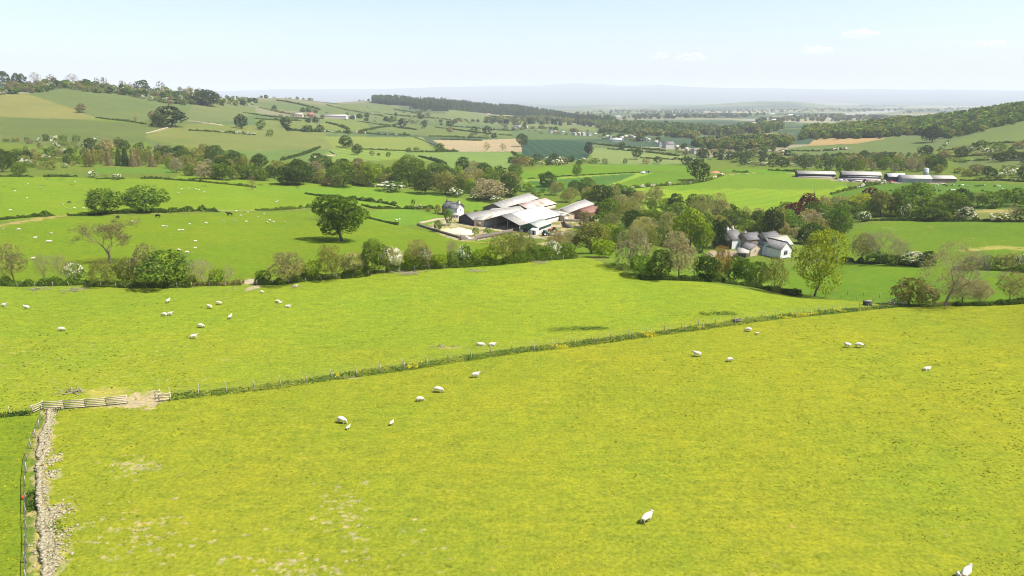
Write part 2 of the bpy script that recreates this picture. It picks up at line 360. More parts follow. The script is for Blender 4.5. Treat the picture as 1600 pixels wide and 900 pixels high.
k = inside(poly_world([(1300,281),(1420,284),(1405,287),(1350,285),(1296,282.5)]), GX, GY); GC[k] = alb((206,180,168))
# earth worn bare at the gateway, along the collapsed wall, in the hedge gap
for b in [(225,627,3.3,3.0,BARE,1), (195,633,2.6,.9,BARE,.8), (165,618,3,3,(228,212,120),.6), (205,624,3,1.6,BARE,.9), (140,634,4,.8,(226,206,130),.7), (392,440,3,5,(244,222,184),1), (398,449,2.6,3,(238,216,170),.9),
          (905,513,5.2,1.1,(128,158,50),.45),(930,513,4,1.3,(124,152,50),.55),(868,515,2.6,1.2,(124,152,50),.5),(1120,490,4.6,1.5,(122,152,48),.5),(1140,488,2.0,1.0,(124,152,50),.5),
          (700,543,2.4,.9,(220,206,120),.7),(352,562,1.5,.6,(216,206,110),.6),(545,590,2.2,.5,(232,214,140),.8),(1118,268,3.5,3,(196,130,90),.9),
          (940,403,3.5,5,(200,190,120),.6),(800,407,3,3,(220,200,150),.7),(1540,389,7,5,(216,204,110),.8),(1570,387,9,5,(216,204,110),.8),(1520,391,5,4,(222,210,124),.8),(1595,390,4,4,(216,204,110),.7),(1475,474,2.2,1.6,(206,160,110),.9)]: blot(*b[:5], b[5], seed=int(b[0]))
soft([(78,640),(70,672),(64,705),(62,740),(62,768),(66,800),(68,830),(70,870),(68,905),(66,980)], (226,206,140), .9, .8, 3, .9)
for b in [(86,800,1.2,2.2,(228,212,140)),(84,835,1.8,1.5,(226,210,130)),(82,860,1.6,1,(222,208,120)),(100,797,2,.5,(214,200,104)),(82,888,1,2,(230,214,150)),(84,716,.9,1,(232,216,150)),(80,745,1,1.4,(232,216,150))]: blot(*b, .85, seed=int(b[1]))
# small worn specks and scrapes in the near turf
for q in range(300):
    px, py = R.choice([(R.gauss(225,45), R.gauss(830,22)), (R.gauss(540,22), R.gauss(800,25)), (R.uniform(120,700), R.gauss(855,30)), (R.gauss(215,20), R.gauss(727,7)), (R.gauss(450,40),R.gauss(885,12))])
    if px < 100 or py > 990 or py < 690: continue
    blot(px, py, R.uniform(.15,.42), R.uniform(.12,.30), (232,226,146), R.uniform(.5,.9), q)
for q in range(170): px, py = R.uniform(0,330), R.uniform(530,612); blot(px, py, R.uniform(.15,.5), R.uniform(.1,.3), (222,220,128), R.uniform(.3,.7), q)
for q in range(420):
    px, py = R.uniform(60,1600), 480+R.random()**.8*420
    blot(px, py, R.uniform(.15,.5), R.uniform(.12,.35), R.choice([(138,158,44),(150,164,50),(212,206,96),(196,196,78)]), R.uniform(.3,.7), q)
for q in range(60): px, py = R.uniform(100,1600), R.uniform(500,890); blot(px, py, R.uniform(.3,1.2), R.uniform(.2,.6), (150,172,34), R.uniform(.3,.6), q)
for q in range(60): px, py = R.uniform(1330,1600), R.uniform(350,395); blot(px, py, R.uniform(.6,2), R.uniform(.5,1.2), (206,200,110), R.uniform(.3,.6), q)
for q in range(90): px, py = R.uniform(0,480), R.uniform(272,296); blot(px, py, R.uniform(1,4), R.uniform(.4,1.0), (92,120,46), R.uniform(.4,.85), q)
# mown and drilled lines
def stripes(pp, ang, period, amp, c=None):
    k = inside(poly_world(pp), GX, GY); a = math.radians(ang); u = GX[k]*math.cos(a)+GY[k]*math.sin(a)
    s = np.sin(2*PI*u/period + 0.8*vnoise(GX[k],GY[k],40,5)); GC[k] = GC[k]*(1+amp*s)[:,None]
stripes(FIELDS[50-0][0] if False else [(965,304),(1000,297),(1180,294),(1300,296),(1325,300),(1250,332),(1180,345),(1000,330)], -50, 11, .08)
stripes([(818,218),(870,219),(925,224),(918,249),(860,251),(814,244)], 5, 16, .14)
stripes([(520,232),(600,236),(700,238),(735,250),(640,246),(545,256)], 50, 24, .13)
stripes([(925,231),(985,232),(1095,247),(1060,256),(985,257),(925,254)], 30, 14, .06)
stripes([(818,281),(950,273),(1012,272),(935,298),(830,300)], 60, 9, .05)
# build the mesh
na, nd = XG.shape
V = np.stack([GX, GY, ZG.ravel()], 1)
ii, jj = np.meshgrid(np.arange(na-1), np.arange(nd-1), indexing='ij'); b = (ii*nd+jj).ravel()
Q = np.stack([b, b+1, b+nd+1, b+nd], 1)[:, ::-1]
m, nt, out = newmat('pasture')
at_ = nt.nodes.new('ShaderNodeAttribute'); at_.attribute_name = 'turf'
ge = nt.nodes.new('ShaderNodeNewGeometry'); P_ = ge.outputs['Position']
big = noise(nt, P_, 0.055, 4, 0.6); mid = noise(nt, P_, 0.55, 4, 0.65); fine = noise(nt, P_, 2.3, 6, 0.8)
mp = nt.nodes.new('ShaderNodeMapping'); mp.inputs['Scale'].default_value = (0.25,1.1,1); mp.inputs['Rotation'].default_value = (0,0,0.35); nt.links.new(P_, mp.inputs['Vector'])
streak = noise(nt, mp.outputs[0], 0.9, 4, 0.65)
vast = noise(nt, P_, 0.011, 5, 0.62)
c = mixc(nt, at_.outputs['Color'], ramp(nt, vast, [(0.3,(0.88,0.92,0.96)),(0.7,(1.10,1.06,1.0))]))
c = mixc(nt, c, ramp(nt, big, [(0.3,(0.90,0.985,1.0)),(0.7,(1.10,1.015,1.0))]))
c = mixc(nt, c, ramp(nt, mid, [(0.28,(0.82,0.88,0.95)),(0.72,(1.14,1.10,1.0))]))
c = mixc(nt, c, ramp(nt, streak, [(0.3,(0.86,0.9,1.0)),(0.7,(1.12,1.08,1.0))]))
c = mixc(nt, c, ramp(nt, fine, [(0.24,(0.42,0.5,0.62)),(0.5,(1,1,1)),(0.78,(1.6,1.48,1.5))]))
df = nt.nodes.new('ShaderNodeBsdfDiffuse'); bp = nt.nodes.new('ShaderNodeBump'); bp.inputs['Strength'].default_value = 0.6; bp.inputs['Distance'].default_value = 0.06
nt.links.new(fine, bp.inputs['Height']); nt.links.new(bp.outputs[0], df.inputs['Normal']); nt.links.new(c, df.inputs['Color']); nt.links.new(df.outputs[0], out.inputs['Surface'])
gm = mesh_np('ground', V, Q, None, [m], smooth=True)
ca = gm.attributes.new('turf', 'FLOAT_COLOR', 'POINT'); ca.data.foreach_set('color', np.concatenate([GC, np.ones((NG,1))], 1).astype(np.float32).ravel())
tag(obj('ground', gm), 'rolling valley of grass fields, crops and distant fells', kind='structure')
# ---------------------------------------------------------------- plants
def unit(v): return v/np.maximum(np.linalg.norm(v, axis=-1, keepdims=True), 1e-9)
def leafquads(P, Nn, size, g):
    """one small bent leaf-spray (a quad) per point"""
    n = len(P); t = unit(np.cross(Nn, g.normal(size=(n,3)))); b = np.cross(Nn, t)
    s = (size*g.uniform(0.65,1.35,n))[:,None] if np.isscalar(size) else size[:,None]
    a = s*0.62; l = s*0.5; V = np.stack([P-t*a, P-b*l+Nn*s*0.12, P+t*a, P+b*l+Nn*s*0.12], 1).reshape(-1,3)
    return V, np.arange(4*n).reshape(-1,4)
def lobed(g, n, size, z0=0.22, lobes=26, lr=(0.15,0.24), flat=1.0, squash=1.0, taper=0.0, ragged=1.0):
    """points and facings of a crown made of many leaf clumps; the crown is 1 wide and reaches from z0 to 1"""
    H = 1-z0; C = []; Rr = []; tries = 0
    while len(C) < lobes and tries < 4000:
        tries += 1; d = unit(g.normal(size=3)); d[2] = abs(d[2])*1.0 if g.random() < 0.72 else d[2]*0.7
        r = g.uniform(*lr); k = g.uniform(0.55,1.0) if g.random()<0.8 else g.uniform(0.1,0.5)
        rad = (0.5-r*0.85)*k*(1+g.normal()*0.05*ragged); z = z0 + H*0.42 + d[2]*(H*0.56-r*0.8*H)*k
        rad *= 1-taper*max(0,(z-z0)/H); c = np.array([d[0]*rad, d[1]*rad, z])
        if all(np.linalg.norm((c-q)*[1,1,1]) > 0.55*min(r,rq) for q,rq in zip(C,Rr)): C.append(c); Rr.append(r)
    C = np.array(C); Rr = np.array(Rr); k = g.choice(len(C), n, p=Rr**2/(Rr**2).sum())
    d = unit(g.normal(size=(n,3))+np.array([0,0,0.25])); rr = Rr[k]*g.uniform(0.72,1.06,n)
    sc3 = np.array([1,1,H*0.95*flat]); P = C[k] + d*rr[:,None]*sc3
    for q in range(len(C)):                                   # drop what lies deep inside a neighbouring clump
        dd = np.linalg.norm((P-C[q])/sc3, axis=1); keep = (k==q)|(dd>Rr[q]*0.66); P, d, k = P[keep], d[keep], k[keep]
    keep = P[:,2] > z0*0.75; P, d = P[keep], d[keep]
    P[:,:2] /= max(np.percentile(np.hypot(P[:,0],P[:,1]), 98)*2, .5); P[:,2] = z0*0.8 + (P[:,2]-P[:,2].min())/(np.percentile(P[:,2],99.7)-P[:,2].min())*(1-z0*0.8)
    k = np.hypot(P[:,0],P[:,1]) < .53; P, d = P[k & (P[:,2] < 1.02)], d[k & (P[:,2] < 1.02)]
    return P, unit(d*0.9 + g.normal(size=d.shape)*0.55)
def skeleton(g, depth=5, spread=0.62, trunk=0.24, r0=0.022, lean=0.0, kids=(2,3), up=0.22, twist=0.25):
    """branches as (points, radii); tips for the leaves"""
    br, tips = [], []
    def grow(p, d, L, r, k):
        pts, rad = [p], [r]; q = p.copy(); dd = d.copy()
        for s_ in range(3 if k < 3 else 2):
            dd = unit(dd + g.normal(size=3)*twist*0.55 + np.array([0,0,up*0.35])); q = q + dd*L/3; pts.append(q.copy()); rad.append(r*(1-0.42*(s_+1)/3))
        br.append((pts, rad, k))
        if k >= depth-2: tips.extend((x, dd, k) for x in pts[1:])
        if k >= depth: return
        m = g.integers(kids[0], kids[1]+1)+(1 if k == 0 else 0); ph = g.uniform(0,6.28)
        for c in range(m):
            a = ph + 6.28*c/m + g.normal()*0.3; s1 = unit(np.cross(dd, [0.3,0.2,1.0]+g.normal(size=3)*0.1)); s2 = np.cross(dd, s1)
            sp = spread*g.uniform(0.7,1.25); nd = unit(dd*math.cos(sp) + (s1*math.cos(a)+s2*math.sin(a))*math.sin(sp))
            fr = pts[-1] if c < 2 else pts[-2]
            grow(np.array(fr), nd, L*g.uniform(0.62,0.88), rad[-1]*g.uniform(0.62,0.85), k+1)
    grow(np.zeros(3), unit(np.array([lean,0,1.0])), trunk, r0, 0)
    A = np.concatenate([np.array(b[0]) for b in br]); w = np.percentile(np.hypot(A[:,0]-A[:,0].mean(),A[:,1]-A[:,1].mean()),98); h = A[:,2].max()
    S = np.array([0.5/w,0.5/w,1/h])
    br = [([np.array(x)*S for x in p], [x for x in r], k) for p,r,k in br]; tips = [(x*S,d,k) for x,d,k in tips]
    return br, tips
def tubes(br, kmin, kmax, rmin=0.0011, thick=1.0):
    mb = MB()
    for p, r, k in br:
        if kmin <= k <= kmax: mb.tube([tuple(x) for x in p], [max(x*thick, rmin) for x in r], 6 if k<2 else (4 if k<4 else 3), cap=False)
    return mb
PROTO = {}
LODN = {'near':(6400,.040), 'mid':(2300,.062), 'far':(420,.125)}
def crown_mesh(kind, v, lod):
    key = (kind, v, lod)
    if key in PROTO: return PROTO[key]
    g = np.random.default_rng(1000+v*17+sum(map(ord,kind))); n, s_ = LODN[lod]; mats = [LEAF]; V = Q = None; extra = {}
    if kind in ('broad','cop','haw'):
        sh = [dict(z0=.09,lobes=34),dict(z0=.14,lobes=26,lr=(.16,.26)),dict(z0=.07,lobes=38,lr=(.13,.22),taper=.2),dict(z0=.12,lobes=24,lr=(.15,.27),ragged=2)][v%4]
        if kind == 'haw': sh = dict(sh, z0=.06, lobes=18, lr=(.18,.28))
        P, D = lobed(g, n, s_, **sh); V, Q = leafquads(P, D, s_, g)
        if kind == 'haw':
            hgt = P[:,2] + 0.5*g.random(len(P)); pat = vnoise(P[:,0]*1.0+7, P[:,1]+P[:,2]*1.3, 0.22, 5+v); pick = (hgt > 0.68) & (pat > -0.15)
            f = np.repeat(pick, 1); extra['blossom'] = (V.reshape(-1,4,3)[f].reshape(-1,3)*1.01); V = V.reshape(-1,4,3)[~f].reshape(-1,3); Q = np.arange(len(V)).reshape(-1,4)
    elif kind == 'oak':
        P, D = lobed(g, 15000, .026, z0=.12, lobes=64, lr=(.09,.165), ragged=1.6); V, Q = leafquads(P, D, .0265, g)
    elif kind == 'bush':
        P, D = lobed(g, n, s_, z0=.02, lobes=14, lr=(.2,.32), ragged=2); V, Q = leafquads(P, D, s_, g)
    elif kind == 'con':
        t = 1-np.sqrt(g.random(n)); a = g.uniform(0,6.28,n); lay = 0.75+0.25*np.sin(t*60); rad = (0.5*(1-t)**0.85*lay+.015)*g.uniform(.55,1.05,n)
        P = np.stack([np.cos(a)*rad, np.sin(a)*rad, 0.06+t*0.94-rad*0.18], 1); D = unit(np.stack([np.cos(a)*.7, np.sin(a)*.7, 0*a+.6],1)+g.normal(size=(n,3))*.4); V, Q = leafquads(P, D, s_*0.9, g)
    elif kind in ('bud','bare','dead'):
        br, tips = skel(kind, v); T = np.array([x[0] for x in tips])
        if kind == 'dead':
            k = g.integers(0, len(T), 4200); P = T[k] + g.normal(size=(4200,3))*.03; P = P[(P[:,2] > .12) & ((P[:,0] > -.05) | (g.random(len(P)) < .45))]; sz = .0165
            D = unit(unit(P-np.array([0,0,.45]))*.5+g.normal(size=P.shape)*.6)
        else:
            m, sz = {'bud':{'near':(5200,.024),'mid':(2000,.043),'far':(400,.11)},'bare':{'near':(6500,.0145),'mid':(1500,.026),'far':(260,.075)}}[kind][lod]
            P, D = lobed(g, int(m*1.3), sz, z0=.10 if kind == 'bud' else .16, lobes=34, lr=(.11,.2), ragged=2); D = unit(D+g.normal(size=D.shape)*.4)
        V, Q = leafquads(P, D, sz, g)
    me = mesh_np(kind+'_crown', V, Q, None, mats); PROTO[key] = me
    if 'blossom' in extra: B = extra['blossom']; PROTO[key+('blossom',)] = mesh_np('blossom', B, np.arange(len(B)).reshape(-1,4), None, [BLOS])
    return me
SK = {}
def skel(kind, v):
    if (kind,v) not in SK:
        g = np.random.default_rng(50+v*7+len(kind))
        if kind == 'bare': SK[kind,v] = skeleton(g, 6, .50, .26, .027, lean=[.0,.15,.3][v%3], kids=(2,3), up=.25)
        elif kind == 'dead': SK[kind,v] = skeleton(g, 6, .6, .2, .026, lean=.0, kids=(2,3), up=.16, twist=.34)
        elif kind == 'bud': SK[kind,v] = skeleton(g, 5, .50, .2, .02, kids=(2,3), up=.28)
        else: SK[kind,v] = skeleton(g, 3, .58, .26, .030, kids=(3,4), up=.18, twist=.12)
    return SK[kind,v]
def trunk_mesh(kind, v, lod):
    key = (kind, v, lod, 'trunk')
    if key in PROTO: return PROTO[key]
    if kind in ('bare','dead','bud'): mb = tubes(skel(kind,v)[0], 0, 6 if lod == 'near' else 4, .0014 if lod == 'near' else .0026, 1.0); mt = [BARK if kind == 'bud' else (OLDBARK if kind == 'dead' else PALEBARK)]
    elif kind == 'con': mb = MB(); mb.tube([(0,0,-.03),(0,0,.3),(0,0,.9)], [.018,.014,.004], 5); mt = [BARK]
    elif kind in ('haw',): mb = MB(); mb.tube([(0,0,-.05),(.01,.01,.2),(.03,0,.5)], [.03,.024,.01], 5); mb.tube([(0,0,.1),(-.1,.06,.32),(-.16,.1,.5)], [.02,.014,.006], 4); mt = [BARK]
    else: mb = tubes(skel('limb',v)[0], 0, 3 if lod == 'near' else 2, .002); mt = [BARK]; mb.v[0][:6,2] -= .04
    for q in mb.v: q[:,2] -= .012
    PROTO[key] = mb.mesh(kind+'_trunk', mt); return PROTO[key]
def merged(kind, v, lod='far'):
    """crown and trunk in one mesh, for trees too small to show their parts"""
    key = (kind, v, 'one')
    if key in PROTO: return PROTO[key]
    bm = bmesh.new(); a = crown_mesh(kind, v, lod); bm.from_mesh(a); n0 = len(bm.faces); mats = [LEAF, BARK, BLOS]
    if (kind,v,lod,'blossom') in PROTO:
        bm.from_mesh(PROTO[kind,v,lod,'blossom']); bm.faces.ensure_lookup_table()
        for f in bm.faces[n0:]: f.material_index = 2
        n0 = len(bm.faces)
    if kind != 'bush':
        bm.from_mesh(trunk_mesh(kind, v, lod)); bm.faces.ensure_lookup_table()
        for f in bm.faces[n0:]: f.material_index = 1
    me = bpy.data.meshes.new(kind+'_whole'); bm.to_mesh(me); bm.free()
    for m in mats: me.materials.append(m)
    PROTO[key] = me; return me
TINT = dict(O=(.062,.108,.012), d=(.052,.085,.016), D=(.032,.052,.015), m=(.090,.140,.018), b=(.15,.22,.016), y=(.225,.255,.022), o=(.155,.165,.04), l=(.235,.24,.09), n=(.20,.178,.078), g=(.225,.205,.125), p=(.075,.016,.022), k=(.100,.165,.022), r=(.22,.15,.05), t=(.15,.125,.065))
TINT = {k: tuple(min(.36,c*1.16) for c in v) for k, v in TINT.items()}
NAME = dict(broad='broadleaf_tree', oak='oak_tree', bud='budding_tree', bare='bare_tree', dead='dying_tree', haw='hawthorn', con='conifer_tree', cop='copper_beech', bush='bush')
CAT = dict(broad='tree', oak='tree', bud='tree', bare='tree', dead='tree', haw='hawthorn', con='conifer', cop='copper beech', bush='bush')
NTREE = [0]
def plant(kind, px, py, h, w, tint, label, group=None, loc=None, hm=None, wm=None, v=None, jit=0.0, sunk=.015):
    """a tree or bush with its foot at a photo pixel; h, w in photo pixels (or hm, wm in metres)"""
    p = loc if loc is not None else at(px, py); k = mpp(p)
    if hm is None: hm = h*k*1.02
    if wm is None: wm = w*k*1.06
    ppx = hm/k; lod = 'near' if ppx > 36 else ('mid' if ppx > 17 else 'far'); NTREE[0] += 1
    v = R.randrange(3 if kind in ('bud','bare','con','bush') else 4) if v is None else v; rz = R.uniform(0,6.28) if kind not in ('dead',) else 0.0
    c = np.array(TINT[tint])*(1+jit*R.uniform(-1,1)); p = p - Vector((0,0,sunk*hm)); s_ = (wm, wm, hm)
    nm = NAME[kind]
    if kind == 'bush' or lod == 'far':
        me = merged(kind, v) if lod == 'far' else crown_mesh(kind, v, lod)
        o = obj(nm, me, None, p, rz, s_, c)
    else:
        o = empty(nm, p, rz, s_)
        obj('trunk', trunk_mesh(kind, v, lod), o, color=c); cm = crown_mesh(kind, v, lod); obj('crown', cm, o, color=c)
        if (kind,v,lod,'blossom') in PROTO: obj('blossom', PROTO[kind,v,lod,'blossom'], o, color=c)
    return tag(o, label, CAT[kind], group)
def row(pts, n, mix, label, group, jx=5, jy=1.2, seed=1):
    """trees strung along a field edge in uneven clumps"""
    r = random.Random(seed*17+3); cum = [0]
    for a, b in zip(pts[:-1], pts[1:]): cum.append(cum[-1]+math.hypot(b[0]-a[0], b[1]-a[1]))
    cl = [r.uniform(0,cum[-1]) for _ in range(max(2,n//4))]; out = []
    for k in range(n):
        s_ = r.choice(cl)+r.gauss(0,jx*1.6) if r.random() < .7 else r.uniform(0,cum[-1]); s_ = min(max(s_,0),cum[-1])
        out.append((np.interp(s_,cum,[p[0] for p in pts])+r.gauss(0,1), np.interp(s_,cum,[p[1] for p in pts])+r.gauss(0,jy*.5)))
    for x, y in sorted(out, key=lambda q: q[1]):
        kd, ti, wt, h0, h1, ar, wd = r.choices(mix, [q[2] for q in mix])[0]; h = r.uniform(h0,h1)*r.uniform(.7,1.1)
        place(kd, x, y, ti, wd + ' ' + label, wd + ' ' + group, h, h*ar*r.uniform(.8,1.3))
def mass_back(name, line, depth, spacing, hm, tints, label, kinds=('broad',), seed=3, ar=.9, maxn=2500):
    """a far wood: its near edge follows the photo line, the rest runs back over the hill; one mesh of many crowns"""
    g = np.random.default_rng(seed); P = polyline_xy(line, 6.0); n = int(min(maxn, len(P)*6.0*depth/spacing**2)); pts = []
    s_ = g.random(n)*(len(P)-1); x = np.interp(s_, range(len(P)), P[:,0]); y = np.interp(s_, range(len(P)), P[:,1]); r = np.hypot(x,y); t = g.random(n)*depth
    front = g.random(n) < .22; t[front] *= .04
    return crowns(name, x+x/r*t, y+y/r*t, hm, tints, label, kinds, g, ar)
def polyline_xy(line, step):
    P = [at(*q) for q in line]; cum = np.cumsum([0]+[math.hypot(P[k+1].x-P[k].x,P[k+1].y-P[k].y) for k in range(len(P)-1)]); s = np.arange(0, cum[-1], step)
    return np.stack([np.interp(s, cum, [p.x for p in P]), np.interp(s, cum, [p.y for p in P])], 1)
DEFER = []
def place(kd, x, y, ti, label, group, h, w_):
    """the commonest kind waits until it is known which of them show largest"""
    if kd == 'broad':
        p = at(x, y); DEFER.append((h/mpp(p), p, ti, label, group, h, w_))
    else: plant(kd, x, y, 0, 0, ti, label, group, hm=h, wm=w_, jit=.22, sunk=.10)
def settle(limit):
    DEFER.sort(key=lambda q: -q[0])
    for _, p, ti, label, group, h, w_ in DEFER[:limit]: plant('broad', 0, 0, 0, 0, ti, label, group, loc=p, hm=h, wm=w_, jit=.22, sunk=.10)
    rest = DEFER[limit:]; g = np.random.default_rng(99)
    if rest: crowns('distant_trees', [q[1].x for q in rest], [q[1].y for q in rest], [q[5] for q in rest], [q[2] for q in rest], 'small distant hedgerow and hillside trees beyond the ones told apart', ('broad',), g, [q[6]/q[5] for q in rest])
def in_poly(pp, x, y):
    c = False; n = len(pp)
    for k in range(n):
        x0,y0 = pp[k]; x1,y1 = pp[(k+1)%n]
        if (y0>y)!=(y1>y) and x < (x1-x0)*(y-y0)/(y1-y0)+x0: c = not c
    return c
def scatter(pp, n, sx, sy, seed):
    """spots in a photo outline, kept apart by sx by sy photo pixels"""
    r = random.Random(seed); xs = [p[0] for p in pp]; ys = [p[1] for p in pp]; out = []
    for t in range(n*60):
        x, y = r.uniform(min(xs),max(xs)), r.uniform(min(ys),max(ys))
        if in_poly(pp, x, y) and all(((x-a)/sx)**2+((y-b)/sy)**2 > 1 for a,b in out): out.append((x,y))
        if len(out) >= n: break
    return sorted(out, key=lambda q: q[1])
def wood(pp, n, mix, label, group, sx=14, sy=5, seed=1):
    """trees of a wood, each one a thing; mix: (kind, tint, weight, hmin, hmax metres, width/height, word)"""
    r = random.Random(seed*31+5)
    for x, y in scatter(pp, n, sx, sy, seed):
        kd, ti, wt, h0, h1, ar, wd = r.choices(mix, [q[2] for q in mix])[0]; h = r.uniform(h0,h1)
        place(kd, x, y, ti, wd + ' ' + label, wd + ' ' + group, h, h*ar*r.uniform(.8,1.25))
# far woods that read as one mass
def mass(name, pp, spacing, hm, tints, label, kinds=('broad',), seed=3, ar=.85, maxn=900):
    g = np.random.default_rng(seed); P = poly_world(pp); lo, hi = P.min(0), P.max(0); area = abs(np.sum(P[:,0]*np.roll(P[:,1],-1)-P[:,1]*np.roll(P[:,0],-1)))/2; n = int(min(maxn, area/spacing**2))
    X = g.uniform(lo[0],hi[0],n*8); Y = g.uniform(lo[1],hi[1],n*8); k = inside(P, X, Y)[:n]
    return crowns(name, X[k], Y[k], hm, tints, label, kinds, g, ar)
def crowns(name, X, Y, hm, tints, label, kinds, g, ar):
    """a far wood: one mesh of many small crowns"""
    protos = []
    for kd in kinds:
        for v in range(3):
            me = crown_mesh(kd, v, 'far'); a = np.empty(len(me.vertices)*3, np.float32); me.vertices.foreach_get('co', a); a = a.reshape(-1,4,3)
            sel = g.permutation(len(a))[:120]; q = a[sel]; c = q.mean(1, keepdims=True); protos.append((c+(q-c)*1.75).reshape(-1,3))
    groups = {}
    one = np.isscalar(hm)
    for q_, (x, y) in enumerate(zip(X, Y)):
        h = hm*g.uniform(.65,1.25) if one else hm[q_]; w_ = h*ar*g.uniform(.8,1.25) if one else h*ar[q_]; V = protos[g.integers(len(protos))]; a = g.uniform(0,6.28); ca, sa = math.cos(a), math.sin(a)
        W = np.stack([(V[:,0]*ca-V[:,1]*sa)*w_+x, (V[:,0]*sa+V[:,1]*ca)*w_+y, V[:,2]*h+zt(x,y)-h*.08], 1); groups.setdefault(tints[int(g.integers(len(tints)))] if one else tints[q_], []).append(W)
    VV, mi, mats = [], [], []
    for t, L in groups.items(): A = np.concatenate(L); VV.append(A); mi.append(np.full(len(A)//4, len(mats))); mats.append(masstint(t))
    A = np.concatenate(VV); me = mesh_np(name, A, np.arange(len(A)).reshape(-1,4), None, mats, np.concatenate(mi))
    return tag(obj(name, me), label, 'wood', kind='stuff')
_MT = {}
def masstint(t):
    if t not in _MT: _MT[t] = leafmat('foliage_'+t, TINT[t], .3)
    return _MT[t]
def hedge(pp, hm, wm, tint, label, blossom=0.0, name='hedge', gap=0.0, rough=.6, group=None, cat='hedge', clip=False):
    """a hedge along a line of photo points: leaf sprays on a rounded bank, ragged along its top"""
    P = [at(*q) for q in pp]; g = np.random.default_rng(int(pp[0][0]*7+pp[0][1]*3)); pts = []
    Lt = sum((P[k+1]-P[k]).length for k in range(len(P)-1)); k0 = min(mpp(p) for p in P); leaf = max(.14, 1.9*k0); n = int(min(26000, 2.6*Lt*(2*hm+wm)/leaf**2))
    cum = np.cumsum([0]+[(P[k+1]-P[k]).length for k in range(len(P)-1)]); s = g.uniform(0, Lt, n); XY = np.array([[p.x,p.y] for p in P])
    x = np.interp(s, cum, XY[:,0]); y = np.interp(s, cum, XY[:,1]); dx = np.interp(s+.5, cum, XY[:,0])-np.interp(s-.5, cum, XY[:,0]); dy = np.interp(s+.5, cum, XY[:,1])-np.interp(s-.5, cum, XY[:,1]); L = np.hypot(dx,dy)+1e-6
    nx, ny = -dy/L, dx/L; clump = vnoise(s, 0*s, hm*1.5, 3)+.6*vnoise(s, 0*s+9, hm*.6, 4); hh = hm*(1+rough*clump); ww = wm*(1+.5*rough*clump)
    keep = vnoise(s, 0*s+40, hm*4+4, 8) > -1+2*gap; th = g.uniform(-.1, PI+.1, n); rr = g.uniform(.75,1.06,n)
    o = np.cos(th)*ww*.5*rr; z = np.clip(np.abs(np.sin(th))**.7*hh*rr, .05, None); sx_ = np.linspace(0, Lt, max(3, int(Lt/3))); zg = np.interp(s, sx_, [zt(np.interp(q,cum,XY[:,0]), np.interp(q,cum,XY[:,1])) for q in sx_])
    Pp = np.stack([x+nx*o, y+ny*o, zg+z-.05],1)[keep]; D = unit(np.stack([nx*np.cos(th), ny*np.cos(th), np.sin(th)*1.0+.1],1)[keep]+g.normal(size=(keep.sum(),3))*.5)
    V, Q = leafquads(Pp, D, leaf, g); c0 = P[0]; V = V-np.array(c0)
    if blossom > 0:
        bl = (vnoise(s, 0*s+77, hm*2.2+1.5, 21)[keep]*.5+.5 < blossom) & (g.random(keep.sum()) < .75) & (z[keep] > hm*.3)
        o_ = obj(name, mesh_np(name, V.reshape(-1,4,3)[~bl].reshape(-1,3), np.arange((~bl).sum()*4).reshape(-1,4), None, [LEAF]), None, c0, color=TINT[tint])
        B = V.reshape(-1,4,3)[bl].reshape(-1,3)
        if len(B): obj('blossom', mesh_np('blossom', B, np.arange(len(B)).reshape(-1,4), None, [BLOS]), o_)
    else: o_ = obj(name, mesh_np(name, V, Q, None, [LEAF]), None, c0, color=TINT[tint])
    return tag(o_, label, cat, group)
